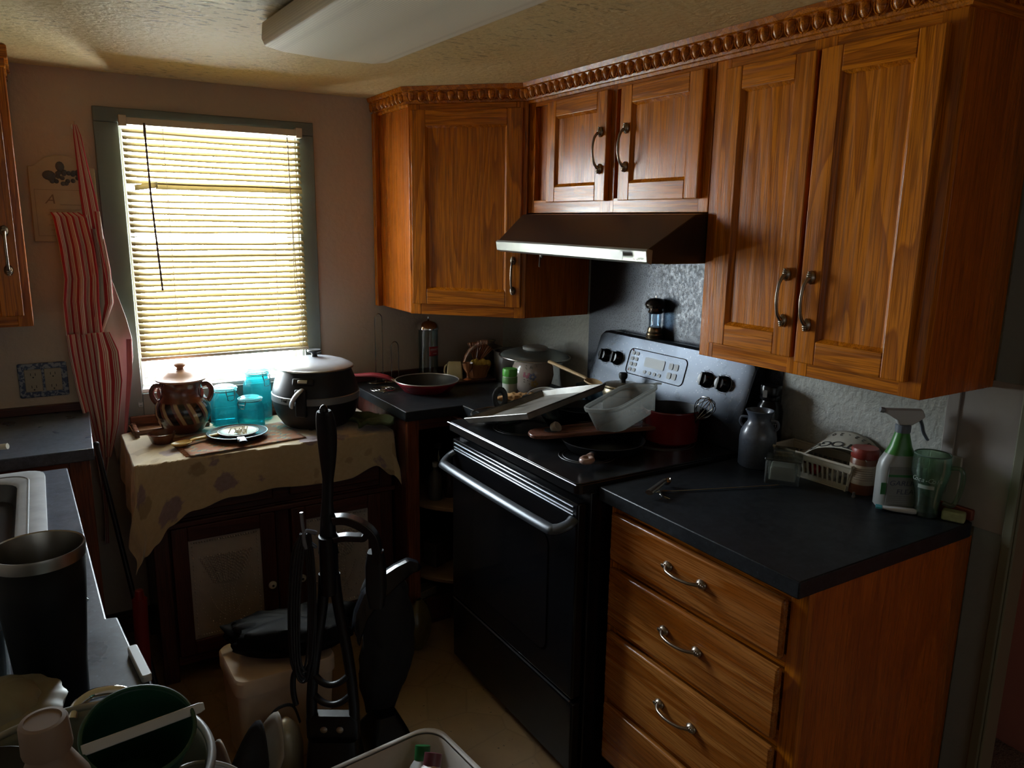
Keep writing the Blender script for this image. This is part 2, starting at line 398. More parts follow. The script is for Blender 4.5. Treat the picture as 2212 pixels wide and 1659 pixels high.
# ------------------------------------------------------------------ window
win = thing('window_1', None, None, (-1.2735, .0, WZ0)); tag(win, kind='structure')
bm = B()
hw = (WX1-WX0)/2; hh = WZ1-WZ0
def frame(bm, x0, x1, z0, z1, wd, y0, y1, mi=0):
    box(bm, x0, x1, y0, y1, z0, z0+wd, mi); box(bm, x0, x1, y0, y1, z1-wd, z1, mi)
    box(bm, x0, x0+wd, y0, y1, z0+wd, z1-wd, mi); box(bm, x1-wd, x1, y0, y1, z0+wd, z1-wd, mi)
frame(bm, -hw, hw, 0, hh, .018, .045, .10)
f_ = fin(bm, 'window_frame', WHITEV, win, bevel=.003)
bm = B(); frame(bm, -hw+.014, hw-.014, .026, hh*.5+.02, .018, .055, .085); frame(bm, -hw+.014, hw-.014, hh*.5-.005, hh-.018, .016, .068, .095)
fin(bm, 'window_sash', WHITEV, win, bevel=.002)
bm = B(); box(bm, -hw+.05, hw-.05, .068, .071, .05, hh*.5); box(bm, -hw+.05, hw-.05, .080, .083, hh*.5, hh-.05)
fin(bm, 'window_glass', glass('window_pane', (.97, .99, .99), .05), win)
bm = B(); box(bm, -hw, hw, -.004, .045, 0, .012); box(bm, -hw, -hw+.006, 0, .045, .012, hh); box(bm, hw-.006, hw, 0, .045, .012, hh); box(bm, -hw+.006, hw-.006, 0, .045, hh-.006, hh)
fin(bm, 'window_sill', WHITEV, win)
bm = B()
TX0, TX1 = -1.664, -.894
box(bm, TX0, TX1, -.016, 0, WZ1, 1.975); box(bm, TX0, WX0, -.016, 0, .86, WZ1); box(bm, WX1, TX1, -.016, 0, .86, WZ1); box(bm, WX0, WX1, -.016, 0, .86, WZ0-.002)
tag(struct(bm, 'trim_3', TRIM, bevel=.003))
# blind
bl = thing('window_blind', 'cream horizontal mini blind lowered over the kitchen window, one slat broken', 'blind', (-1.268, -.034, 1.08))
BW = .315
bm = B(); box(bm, -BW, BW, -.014, .014, .838, .862); box(bm, -BW-.004, -BW+.02, -.018, .016, .832, .868); box(bm, BW-.02, BW+.004, -.018, .016, .832, .868)
fin(bm, 'head_rail', CREAM, bl, bevel=.002)
bm = B(); ang = math.radians(34); NS = 38
pitch = .0215; skip = {25}
for i in range(NS):
    z = .830-(i+.6)*pitch
    if i == 9 or z < .012: continue
    if i == 10: z += .004
    sag = random.uniform(-.0012, .0012); tw = ang*random.uniform(.9, 1.12)*(1.0 if i < 24 else 1.06)
    if i in (17,): tw = .05
    for (a, b_) in ((-1, 1),):
        def sl(u, v, z=z, tw=tw, sag=sag):
            x = -BW+.004+(2*BW-.008)*u; yy = (v-.5)*.0255; cr = .0022*(1-(2*v-1)**2)
            # the room edge of each slat is the low one
            wob = .0010*math.sin(u*9+z*70)
            return (x, yy*math.cos(tw)-cr*math.sin(tw), z+yy*math.sin(tw)+cr*math.cos(tw)+sag*math.sin(PI*u)+wob)
        grid(bm, sl, 14, 3)
fin(bm, 'slats', SLAT, bl, solid=.0006)
bm = B()
def brk(u, v):
    x = BW-.004-(2*BW-.10)*u; yy = (v-.5)*.0255; return (x, yy*.35-.010, .632+yy*.9)
grid(bm, brk, 10, 2)
def brk2(u, v):
    x = -BW+.028+.075*u; return (x, -.018+(v-.5)*.006, .624+.012*u-(.5-v)*.020)
grid(bm, brk2, 3, 2)
tag(fin(bm, 'broken_slat', SLAT, bl, solid=.0008), label='slat snapped near its left end')
bm = B(); box(bm, -BW+.002, BW-.002, -.011, .011, 0, .012); fin(bm, 'bottom_rail', CREAM, bl, bevel=.003)
bm = B(); tube(bm, [(-BW+.075, -.020, .84), (-BW+.078, -.022, .60), (-BW+.092, -.022, .26)], .0035, 8); tube(bm, [(-BW+.075, -.02, .845), (-BW+.075, -.02, .80)], .0046, 8)
tag(fin(bm, 'tilt_wand', plain('brown_wand', (.07, .03, .02), .4), bl), label='dark brown tilt wand')
bm = B()
for x in (-BW+.135, BW-.12):
    for y in (-.013, .013): tube(bm, [(x, y, .84), (x, y, .01)], .0007, 4)
    for i in range(38): tube(bm, [(x, -.013, .82-i*pitch), (x, .013, .82-i*pitch)], .0005, 3)
fin(bm, 'ladder_cord', CREAM, bl)
bm = B(); tube(bm, smoothpts([(BW-.055, -.02, .84), (BW-.052, -.023, .5), (BW-.05, -.022, .25), (BW-.02, -.024, .16), (BW-.045, -.023, .08), (BW-.03, -.02, -.05)]), .0011, 5)
tube(bm, smoothpts([(BW-.058, -.02, .84), (BW-.048, -.022, .4), (BW-.03, -.022, .1), (BW-.034, -.02, -.06)]), .0011, 5)
fin(bm, 'lift_cord', CREAM, bl)

# ------------------------------------------------------------------ ceiling light
lt = thing('ceiling_light', 'long white fluorescent ceiling light with prismatic wrap diffuser, switched off', 'ceiling light', (-1.14, -1.70, CZ), .035)
bm = B(); box(bm, -.165, .165, -.66, .66, -.05, 0); fin(bm, 'housing', plain('cream_lamp_metal', (.62, .56, .46), .4), lt, bevel=.004)
t = NT('prismatic_diffuser'); v = t.coord(); wv = t.n.new('ShaderNodeTexVoronoi'); wv.inputs['Scale'].default_value = 170; wv.inputs['Randomness'].default_value = 0; t.link(v, wv.inputs['Vector'])
t.set(col=t.mix(t.ramp(wv.outputs['Distance'], [(.2, 1), (.6, 0)]), (.72, .65, .52), (.92, .85, .70)), rough=.6, spec=.2); t.bump(wv.outputs['Distance'], .3, .0008)
bm = B()
prof = [(-.172, -.006), (-.176, -.045), (-.168, -.062), (-.12, -.070), (0, -.073), (.12, -.070), (.168, -.062), (.176, -.045), (.172, -.006)]
loft(bm, [[(x, y, z) for x, z in prof] for y in (-.668, -.62, 0, .62, .668)])
fin(bm, 'diffuser', t.m, lt, bevel=.003)

# ================================================================== cabinets
def pull_mesh():
    bm = B(); L = .052                       # bow pull, local: along z, away from the door along -y
    P = [(0, -.006, -L), (0, -.014, -L+.004), (0, -.024, -L+.016), (0, -.029, -L+.034), (0, -.031, 0), (0, -.029, L-.034), (0, -.024, L-.016), (0, -.014, L-.004), (0, -.006, L)]
    P = smoothpts(P, 4); n = len(P); R = [.0036+.0032*abs(2*i/(n-1)-1)**4 for i in range(n)]
    tube(bm, P, R, 8)
    for s in (-1, 1):
        M = Matrix.Translation((0, 0, s*(L+.001))) @ Matrix.Rotation(PI/2, 4, 'X')
        lathe(bm, [(.0105, 0), (.0115, .003), (.009, .006), (.0075, .009), (.004, .011), (0, .0115)], 12, 0, M @ Matrix.Diagonal((1, 1.35, 1, 1)))
        for k in range(3): ball(bm, (0, -.010, s*(L+.004+k*.0045)), .0048-.0009*k, 1.5, .8, .8, 8)
    bmesh.ops.recalc_face_normals(bm, faces=bm.faces[:])
    me = bpy.data.meshes.new('pull'); bm.to_mesh(me); bm.free(); me.materials.append(PEWTER)
    for p_ in me.polygons: p_.use_smooth = True
    return me
PULL = pull_mesh()
def pull(parent, x, z, horiz=False, y=0, s=1):
    o = bpy.data.objects.new('handle', PULL); C.objects.link(o); o.parent = parent; s *= 1.06; o.location = (x, y, z); o.rotation_euler = (0, PI/2 if horiz else 0, 0); o.scale = (s, s, s)
    o['label'] = 'antique pewter bow handle'; return o
def shaker(parent, x0, x1, z0, z1, st=.058, mats=None, th=.019, y=0, name='door'):
    """door standing proud of a face whose front is y; local origin at its lower left corner"""
    mats = mats or [OAK, OAKH]; w_ = x1-x0; h_ = z1-z0; bm = B()
    box(bm, 0, st, -th, 0, 0, h_, 0); box(bm, w_-st, w_, -th, 0, 0, h_, 0)
    box(bm, st, w_-st, -th, 0, 0, st, 1); box(bm, st, w_-st, -th, 0, h_-st, h_, 1)
    box(bm, st, w_-st, -th+.010, -.002, st, h_-st, 0)
    b = .009                                  # sloped inner moulding
    def quad(a): bm.faces.new([bm.verts.new(p) for p in a])
    y0, y1 = -th+.001, -th+.0103
    quad([(st, y0, st), (w_-st, y0, st), (w_-st-b, y1, st+b), (st+b, y1, st+b)]); quad([(st, y0, h_-st), (st+b, y1, h_-st-b), (w_-st-b, y1, h_-st-b), (w_-st, y0, h_-st)])
    quad([(st, y0, st), (st+b, y1, st+b), (st+b, y1, h_-st-b), (st, y0, h_-st)]); quad([(w_-st, y0, st), (w_-st, y0, h_-st), (w_-st-b, y1, h_-st-b), (w_-st-b, y1, st+b)])
    return fin(bm, name, mats, parent, (x0, y, z0), bevel=.0025, smooth=False)
def slab_front(parent, x0, x1, z0, z1, y=0, th=.019, name='drawer', mats=None):
    bm = B(); box(bm, 0, x1-x0, -th, 0, 0, z1-z0)
    return fin(bm, name, mats or [OAKH], parent, (x0, y, z0), bevel=.006)
def carcass(parent, W, D, z0, z1, face=.02, cols=(), rails=(), name='body', mats=None):
    """box with a face frame: stiles at cols, rails at z values"""
    mats = mats or [OAKS, OAK, OAKH]; bm = B()
    box(bm, 0, W, face, D, z0, z1, 0)
    for a, b in cols: box(bm, a, b, 0, face, z0, z1, 1)
    for a, b in rails: box(bm, 0.002, W-.002, .0006, face, a, b, 2)
    return fin(bm, name, mats, parent, bevel=.0015)
ZT = 2.03
# corner cabinet (diagonal)
cc = thing('corner_wall_cabinet', 'diagonal oak wall cabinet in the corner right of the window', 'cabinet', (-.30, -.335, 1.244))
poly = [(-.624, -.004), (-.624, -.335), (-.30, -.670), (-.004, -.670), (-.004, -.004)]
bm = B(); prism(bm, [(x+.30, y+.335) for x, y in poly], 0, ZT-1.244); fin(bm, 'body', [OAKS], cc, bevel=.002)
bm = B(); box(bm, -.346, -.3245, .30, .331, 0, ZT-1.244); fin(bm, 'scribe_strip', [OAK], cc, bevel=.002)
dv = Vector((.324, -.335, 0)); DL = dv.length; rzd = math.atan2(dv.y, dv.x)
bm = B(); box(bm, 0, .045, -.012, .004, 0, .786); box(bm, DL-.045, DL, -.012, .004, 0, .786); box(bm, .045, DL-.045, -.0115, .004, 0, .05, 1); box(bm, .045, DL-.045, -.0115, .004, .73, .786, 1)
ff = fin(bm, 'face_frame', [OAK, OAKH], cc, (-.324, 0, 0), (0, 0, rzd), bevel=.002)
d_ = shaker(cc, 0, .432, .0, .722, mats=[OAK, OAKH]); d_.location = Vector((-.324, 0, .042))+Matrix.Rotation(rzd, 3, 'Z') @ Vector((.017, -.012, 0)); d_.rotation_euler = (0, 0, rzd)
pull(d_, .432-.028, .12, y=-.019)
# cabinet above the hood
hc = thing('hood_wall_cabinet', 'short oak two-door wall cabinet above the range hood', 'cabinet', (-.30, -.672, 1.637), -PI/2)
carcass(hc, .908, .296, 0, ZT-1.637, cols=((0, .04), (.43, .50), (.868, .908)), rails=((0, .045), (.37, ZT-1.637)))
d1 = shaker(hc, .142, .475, .037, .372, st=.052); pull(d1, .333-.026, .155, y=-.019)
d2 = shaker(hc, .540, .882, .037, .372, st=.052); pull(d2, .034, .155, y=-.019)
# tall pair cabinet
tw = thing('tall_wall_cabinet', 'tall oak two-door wall cabinet over the right worktop', 'cabinet', (-.30, -1.583, 1.244), -PI/2)
carcass(tw, .647, .296, 0, ZT-1.244, cols=((0, .05), (.30, .36), (.595, .647)), rails=((0, .055), (.745, ZT-1.244)))
d1 = shaker(tw, .048, .322, .043, .752, st=.056); pull(d1, .274-.028, .145, y=-.019)
d2 = shaker(tw, .334, .618, .035, .752, st=.056); pull(d2, .030, .150, y=-.019)
# crown moulding with egg carving along the wall cabinets, part of the setting
bm = B()
path = [(-.624, -.002), (-.624, -.335), (-.30, -.670), (-.30, -2.232), (-.002, -2.232)]
cprof = [(-.004, 2.020), (.006, 2.022), (.010, 2.030), (.014, 2.032), (.016, 2.040), (.022, 2.044), (.030, 2.072), (.036, 2.075), (.040, 2.089), (-.004, 2.089)]
dirs = [(Vector(b)-Vector(a)).normalized() for a, b in zip(path, path[1:])]
def outn(d): return Vector((d.y, -d.x)) * (1)
rows = []
for i, p in enumerate(path):
    if i == 0: n = outn(dirs[0]); k = 1
    elif i == len(path)-1: n = outn(dirs[-1]); k = 1
    else:
        a, b = outn(dirs[i-1]), outn(dirs[i]); n = (a+b).normalized(); k = 1/max(.3, n.dot(a))
    if n.length: rows.append([(p[0]+n.x*o_*k, p[1]+n.y*o_*k, z) for o_, z in cprof])
# outward must point into the room (-x or -y)
if rows[0][6][0] > path[0][0]:
    rows = []
    for i, p in enumerate(path):
        if i == 0: n = -outn(dirs[0]); k = 1
        elif i == len(path)-1: n = -outn(dirs[-1]); k = 1
        else:
            a, b = -outn(dirs[i-1]), -outn(dirs[i]); n = (a+b).normalized(); k = 1/max(.3, n.dot(a))
        rows.append([(p[0]+n.x*o_*k, p[1]+n.y*o_*k, z) for o_, z in cprof])
loft(bm, rows)
sg = -1 if rows[0][6][0] < path[0][0] and outn(dirs[0]).x > 0 else 1
for (a, b), d in zip(zip(path, path[1:]), dirs):
    L = (Vector(b)-Vector(a)).length; n_ = max(1, int((L+.02)/.0385)); o_ = outn(d)*sg
    an = math.atan2(d.y, d.x)
    for k in range(n_):
        s = (k+.5)*L/n_
        c = Vector((a[0]+d.x*s+o_.x*.0235, a[1]+d.y*s+o_.y*.0235, 2.057))
        M = Matrix.Translation(c) @ Matrix.Rotation(an, 4, 'Z')
        lathe(bm, [(0, -.0205), (.007, -.018), (.0125, -.009), (.0140, .002), (.0130, .011), (.007, .0165), (0, .018)], 12, 0, M @ Matrix.Diagonal((1, .95, 1, 1)))
        for q in (-1, 1):
            pts = [Vector((q*.0150*math.cos(t_)*1.10, -.004 if o_.dot(Vector((-d.y, d.x))) < 0 else .004, .022*math.sin(t_))) for t_ in [x*.35 for x in range(-4, 4)]]
            tube(bm, [M @ p for p in pts], .0021, 5)
tag(fin(bm, 'trim_4', [OAKH], angle=30), kind='structure')

# range hood
rh = thing('range_hood', 'black under-cabinet range hood with a silvery front lip above the stove', 'range hood', (-.25, -1.14, 1.50))
bm = B()
def hs(y, xl, xt): return [(-.008+.25, y, 0), (xl+.25+.022, y, 0), (xl+.25, y, .006), (xl+.25-.004, y, .034), (xl+.25+.004, y, .040), (xt+.25, y, .130), (xt+.25+.03, y, .134), (-.008+.25, y, .134)]
loft(bm, [hs(.44, -.445, -.342), hs(-.4415, -.508, -.344)]); fin(bm, 'body', plain('brown_black_hood_enamel', (.020, .013, .010), .32), rh, bevel=.002, angle=25)
bm = B()
def lp(y, xl): return [(xl+.25+.0, y, .003), (xl+.25-.006, y, .033), (xl+.25-.0045, y, .0345), (xl+.25+.004, y, .002)]
def band(y, xl): return [(xl+.25+.014, y, -.002), (xl+.25-.003, y, .004), (xl+.25-.0075, y, .034), (xl+.25-.002, y, .040), (xl+.25+.016, y, .036)]
loft(bm, [band(.442, -.445), band(-.4435, -.508)])
fin(bm, 'front_lip', plain('brushed_black_steel', (.30, .31, .29), .40, .75), rh, bevel=.0015)
bm = B(); box(bm, -.2672, -.2660, -.36, -.30, .008, .030); fin(bm, 'switch_panel', plain('switch_panel_black', (.06, .06, .06), .3), rh, rot=(0, 0, -.071), loc=(.018, -.019, 0))
text('maker_name', 'BROAN', .0085, STEEL, rh, (-.2665, -.405, .011), (PI/2, 0, -PI/2), .0003)
bm = B(); box(bm, -.16, .20, -.40, .40, -.004, 0); fin(bm, 'filter_grille', plain('grey_filter_mesh', (.10, .10, .09), .5, .6), rh)
# small latch hanging under the hood's left end
bm = B(); lathe(bm, [(0, 0), (.010, .001), (.012, .006), (.010, .011), (0, .012)], 14, 0, Matrix.Translation((0, 0, -.016)) @ Matrix.Rotation(PI/2, 4, 'X')); box(bm, -.006, .008, -.002, .001, -.060, -.012)
one(bm, 'cup_hook', STEEL, 'small steel fob hanging under the left end of the range hood', 'hook', (-.27, -.715, 1.500), (0, .15, .7))
# black splash panel
bm = B(); box(bm, -.0045, -.0005, -1.64, -.681, .93, 1.637)
_t = NT('speckled_black_panel'); _v = _t.coord(); _sp = _t.ramp(_t.noise(_v, 230, 3), [(.56, 0), (.63, 1)])
_t.set(col=_t.mix(_sp, (.065, .07, .082), (.018, .018, .02)), metal=.9, rough=_t.ramp(_t.noise(_v, 95, 4), [(.35, .30), (.7, .52)])); _t.bump(_t.noise(_v, 130, 3), .10, .001)
one(bm, 'splashback_panel', _t.m, 'speckled black metal panel on the wall behind the stove', 'panel', bevel=.001)

# left wall cabinet (upper left edge of the photo)
lw = thing('left_wall_cabinet', 'oak wall cabinet at the far left beside the apron and plaque', 'cabinet', (-2.49, -.30, 1.262))
bm = B(); box(bm, 0, .588, .02, .294, 0, CZ-1.262-.062, 0); box(bm, .548, .588, 0, .02, 0, CZ-1.262-.062, 1); box(bm, 0, .04, 0, .02, 0, CZ-1.262-.062, 1); box(bm, .04, .548, .0006, .02, 0, .05, 2); box(bm, .04, .548, .0006, .02, .71, CZ-1.262-.062, 2)
fin(bm, 'body', [OAKS, OAK, OAKH], lw, bevel=.0015)
d1 = shaker(lw, .02, .566, .035, .725, y=0); pull(d1, .546-.026, .20, y=-.019, s=1.05)
bm = B(); box(bm, -.002, .592, -.012, .294, .766, .826); box(bm, -.002, .60, -.026, .294, .790, .826)
fin(bm, 'crown', [OAKH], lw, bevel=.003)

# base: right drawer cabinet
dc = thing('drawer_base_cabinet', 'oak base cabinet with four drawers at the right of the stove', 'cabinet', (-.61, -1.606, 0), -PI/2)
bm = B(); box(bm, 0, .626, .02, .606, .10, .876, 0); box(bm, .0, .626, .075, .606, 0, .10, 0)
for a, b in ((0, .04), (.586, .628)): box(bm, a, b, 0, .02, .10, .876, 1)
for a, b in ((.10, .13), (.275, .31), (.50, .54), (.69, .72), (.85, .876)): box(bm, .04, .586, .0006, .02, a, b, 2)
box(bm, .04, .586, .012, .02, .13, .85, 2)
fin(bm, 'body', [OAKS, OAK, OAKH], dc, bevel=.0015)
for z0, z1 in ((.712, .848), (.522, .690), (.300, .500), (.105, .280)):
    dr = slab_front(dc, .018, .584, z0, z1, mats=[oak('oak_drawer_%d' % int(z0*100), True, lt=((.46, .17, .04) if z0 > .7 else (.52, .205, .045)), ring=(16 if z0 > .7 else 8))]); pull(dr, .283, (z1-z0)*.55, horiz=True, y=-.019)
# worktops
def worktop(name, poly, label, mat=LAM, z0=.876, z1=.914, hole=None, **k):
    cx = sum(p[0] for p in poly)/len(poly); cyy = sum(p[1] for p in poly)/len(poly)
    bm = B()
    if hole:
        hx0, hx1, hy0, hy1 = [a-b for a, b in zip(hole, (cx, cx, cyy, cyy))]; L_ = [(x-cx, y-cyy) for x, y in poly]
        out = [bm.verts.new((x, y, 0)) for x, y in L_]; inn = [bm.verts.new((x, y, 0)) for x, y in ((hx0, hy1), (hx0, hy0), (hx1, hy0), (hx1, hy1))]
        e = [bm.edges.new((a[i], a[(i+1) % len(a)])) for a in (out, inn) for i in range(len(a))]
        bmesh.ops.triangle_fill(bm, use_beauty=True, edges=e)
        r_ = bmesh.ops.extrude_face_region(bm, geom=bm.faces[:])
        for v_ in r_['geom']:
            if isinstance(v_, bmesh.types.BMVert): v_.co.z += z0-z1
    else: prism(bm, [(x-cx, y-cyy) for x, y in poly], z0-z1, 0)
    return one(bm, name, mat, label, 'worktop', (cx, cyy, z1), bevel=.003, **k)
worktop('worktop', [(-.648, -1.592), (-.648, -2.236), (-.02, -2.236), (0-.001, -2.20), (-.001, -1.592)], 'black laminate worktop on the four-drawer cabinet right of the stove')
worktop('worktop', [(-.772, -.003), (-.772, -.600), (-.535, -.600), (-.535, -.815), (-.003, -.815), (-.003, -.003)], 'black laminate corner worktop under the diagonal cabinet')
# corner base cabinet with open round shelves
cb = thing('corner_base_cabinet', 'open corner base cabinet with round wooden turntable shelves left of the stove', 'cabinet', (-.60, -.40, 0))
def sb(bm, x0, x1, y0, y1, z0, z1, mi=0): box(bm, x0+.60, x1+.60, y0+.40, y1+.40, z0, z1, mi)
bm = B(); sb(bm, -.762, -.742, -.57, -.004, 0, .875, 0); sb(bm, -.762, -.715, -.59, -.57, 0, .875, 1); sb(bm, -.742, -.004, -.02, -.004, 0, .875, 0); sb(bm, -.02, -.004, -.80, -.02, 0, .875, 0)
sb(bm, -.715, -.56, -.588, -.57, .835, .875, 2); sb(bm, -.58, -.56, -.80, -.588, .835, .875, 2); sb(bm, -.55, -.02, -.815, -.80, 0, .875, 0); sb(bm, -.742, -.56, -.54, -.52, 0, .10, 2)
sb(bm, -.742, -.02, -.54, -.02, .10, .115, 0)
fin(bm, 'body', [REDW, oak('red_oak_stile', lt=(.22, .06, .022), dk=(.12, .032, .014)), REDWH], cb, bevel=.0015)
for z in (.20, .50):
    bm = B(); lathe(bm, [(0, 0), (.325, 0), (.33, .004), (.33, .016), (.325, .02), (0, .02)], 48); fin(bm, 'shelf', plain('pale_shelf_wood', (.20, .12, .07), .5), cb, (.600-.385, .40-.385, z), bevel=.001)
bm = B(); tube(bm, [(0, 0, .115), (0, 0, .875)], .012, 10); fin(bm, 'pivot_pole', STEEL, cb, (.215, .015, 0))
# wooden strips along the back of the worktops
bm = B(); box(bm, 0, .76, -.018, 0, 0, .035); one(bm, 'backsplash_strip', REDWH, 'low red wooden strip along the wall behind the corner worktop', 'trim strip', (-.768, -.001, .914), bevel=.003)
bm = B(); box(bm, 0, .69, -.018, 0, 0, .030); one(bm, 'backsplash_strip', REDWH, 'low red wooden strip behind the small left worktop under the outlets', 'trim strip', (-2.46, -.001, .914), bevel=.003)
bm = B(); box(bm, -.018, 0, 0, .62, 0, .028); one(bm, 'backsplash_strip', plain('orange_red_strip', (.16, .035, .02), .5), 'low red strip along the wall behind the right worktop', 'trim strip', (-.001, -2.232, .914), bevel=.003)
# far left base cabinet + worktop
worktop('worktop', [(-2.498, -.003), (-2.498, -.565), (-1.782, -.565), (-1.765, -.003)], 'slate laminate worktop in the far left corner below the outlets', LAMG)
fl = thing('left_base_cabinet', 'dark red wooden base cabinet under the far left worktop', 'cabinet', (-2.14, -.28, 0))
bm = B(); box(bm, -.35, .345, -.24, .27, 0, .875, 0); box(bm, -.35, -.30, -.262, -.24, 0, .875, 1); box(bm, .29, .345, -.262, -.24, 0, .875, 1); box(bm, -.30, .29, -.261, -.24, .82, .875, 2); box(bm, -.30, .29, -.261, -.24, 0, .10, 2)
_ro = oak('red_oak_base', lt=(.16, .045, .018), dk=(.09, .025, .012)); _roh = oak('red_oak_base_h', True, lt=(.16, .045, .018), dk=(.09, .025, .012))
fin(bm, 'body', [_ro, _ro, _roh], fl, bevel=.002)
shaker(fl, -.28, .27, .10, .80, y=-.262, mats=[_ro, _roh])
# sink run
worktop('worktop', [(-2.498, -.742), (-2.498, -3.6), (-1.785, -3.6), (-1.785, -1.95), (-1.799, -1.86), (-1.812, -1.716), (-1.829, -1.712), (-1.857, -.738)], 'slate laminate worktop around the sink in the left foreground', LAMG, hole=(-2.425, -1.955, -1.50, -.80))
sr = thing('sink_base_cabinet', 'oak base cabinet below the sink worktop in the left foreground', 'cabinet', (-2.18, -2.0, 0))
bm = B(); box(bm, -.30, .29, -1.55, 1.22, 0, .875, 0); box(bm, .29, .31, -1.55, 1.22, .10, .875, 1); fin(bm, 'body', [_ro, _ro], sr, bevel=.002)
for k in range(4):
    dd = shaker(sr, 0, .55, 0, .70, mats=[_ro, _roh]); dd.rotation_euler = (0, 0, PI/2); dd.location = (.31, -1.45+k*.64, .12)
# sink
sk = thing('kitchen_sink', 'cast iron double sink with pale worn rim set in the left worktop', 'sink', (-2.19, -1.15, .914))
bm = B(); SW, SD = .56, .80
outer0 = rrect(SW, SD, .05); R = []
R.append([(x, y, .001) for x, y in outer0]); R.append([(x*.995, y*.995, .010) for x, y in outer0]); R.append([(x, y, .012) for x, y in rrect(SW-.03, SD-.03, .045)]); R.append([(x, y, .010) for x, y in rrect(SW-.11, SD-.13, .06)])
R.append([(x, y, .004) for x, y in rrect(SW-.125, SD-.145, .06)]); 
loft(bm, R, cap0=False, cap1=False); fin(bm, 'rim', plain('worn_enamel', (.30, .30, .30), .42, var=.35, scale=22), sk)
bm = B(); tube(bm, [(x, y, .0108) for x, y in rrect(SW-.075, SD-.085, .05)], .0022, 6, closed=True); fin(bm, 'rim_bead', plain('dull_rim_bead', (.16, .155, .15), .5), sk)
bm = B(); loft(bm, [[(x, y, .004) for x, y in rrect(SW-.125, SD-.145, .06)], [(x, y, -.02) for x, y in rrect(SW-.135, SD-.155, .06)], [(x, y, -.0365) for x, y in rrect(SW-.15, SD-.17, .06)]], cap0=False)
fin(bm, 'basin', plain('dark_sink_basin', (.02, .02, .022), .35), sk)
bm = B(); tube(bm, smoothpts([(0, 0, 0), (0, 0, .05), (.02, -.01, .09), (.06, -.03, .10)]), .008, 10); lathe(bm, [(.022, 0), (.022, .006), (.012, .012), (.010, .03)], 14)
one(bm, 'sink_sprayer', CREAMP, 'small cream sprayer at the far corner of the sink', 'tap', (-2.045, -.78, .914))
st = thing('electric_stove', 'black electric range with a silvery sheen on its slanted control panel', 'stove', (-.70, -.822, 0), -PI/2)   # local x along the front, y towards the wall
W_ = .760
bm = B(); box(bm, 0, W_, .035, .685, .0, .895); fin(bm, 'body', [BLK], st, bevel=.003)
bm = B()
loft(bm, [[(x+W_/2, y+.322, z) for x, y in rrect(W_, .668, .02)] for z in (.895, .922)]); loft(bm, [[(x+W_/2, y+.322, z) for x, y in rrect(W_-.006, .662, .018)] for z in (.922, .926)])
ct = fin(bm, 'cooktop', [plain('cooktop_glass', (.012, .012, .013), .2, var=.2)], st, bevel=.002)
bm = B(); tube(bm, [(.004, -.0125, .9225), (W_-.004, -.0125, .9225)], .0022, 6); tube(bm, [(-.0005, .0, .9215), (-.0005, .60, .9215)], .0015, 6)
fin(bm, 'edge_trim', plain('worn_bright_edge', (.45, .46, .48), .25, 1), ct)
for x, y, r in ((.20, .17, .10), (.56, .17, .085), (.20, .47, .085), (.56, .47, .10)):
    bm = B()
    for rr in (r, r-.012):
        pts = [(rr*math.cos(a*PI/24), rr*math.sin(a*PI/24), 0) for a in range(48)]; tube(bm, pts, .0012, 4, closed=True)
    fin(bm, 'burner_ring', plain('burner_grey', (.06, .06, .065), .4), ct, (x, y, .9262))
bm = B(); box(bm, .012, W_-.012, 0, .035, .275, .865)
od = fin(bm, 'oven_door', [BLK], st, bevel=.006)
bm = B()
for z in (.852, .838, .829): tube(bm, [(.03, -.001, z), (W_-.03, -.001, z)], .0022, 6)
fin(bm, 'vent_lines', plain('vent_line_metal', (.22, .23, .25), .3, 1), od)
bm = B(); prism(bm, rrect(.44, .37, .035, cx=0, cy=0), 0, .003, 0, Matrix.Translation((.395, .0, .545)) @ Matrix.Rotation(PI/2, 4, 'X'))
fin(bm, 'window', OVENG, od)
bm = B(); L_ = W_-.03
P_ = smoothpts([(.028, 0, .818), (.026, -.022, .805), (.045, -.050, .792), (.09, -.058, .790), (W_/2, -.060, .789), (W_-.09, -.058, .790), (W_-.045, -.050, .792), (W_-.026, -.022, .805), (W_-.028, 0, .818)], 6)
tube(bm, P_, .0135, 12, flat=(1.25, .8)); tag(fin(bm, 'handle', plain('satin_black_handle', (.05, .056, .066), .33, .4), od), label='rounded satin black bar handle')
bm = B(); box(bm, .012, W_-.012, .002, .035, .035, .262); dw = fin(bm, 'storage_drawer', [BLK], st, bevel=.006)
bm = B(); tube(bm, [(.02, -.0, .2685), (W_-.02, -.0, .2685)], .0028, 6); fin(bm, 'drawer_trim', plain('trim_line_metal', (.30, .30, .31), .3, 1), dw)
# slanted back panel with the controls
bm = B()
sec = [(.592, .926), (.600, 1.045), (.645, 1.200), (.655, 1.208), (.672, 1.208), (.690, 1.19), (.690, .926)]
rows = []
for x in (.0, .006, .02, .05, W_-.05, W_-.02, W_-.006, W_):
    e = min(x, W_-x); dz = 0 if e >= .05 else .028*(1-math.sqrt(max(0, 1-((.05-e)/.05)**2)))
    rows.append([(x, y, z-(dz if z > 1.1 else 0)) for y, z in sec])
loft(bm, rows)
_t = NT('control_panel_enamel'); _v = _t.coord(); _sm = _t.noise(_v, 7, 4, .5); _dp = _t.ramp(_t.noise(_v, 150, 2), [(.66, 0), (.70, 1)])
_t.set(col=_t.mix(_dp, (.060, .068, .082), (.14, .14, .14)), rough=_t.ramp(_sm, [(.3, .26), (.7, .40)]), metal=.92)
_bp = _t.m
bg_ = fin(bm, 'control_panel', [_bp], st, bevel=.003, angle=30)
TILT = math.atan2(.045, .155)                # panel leans back
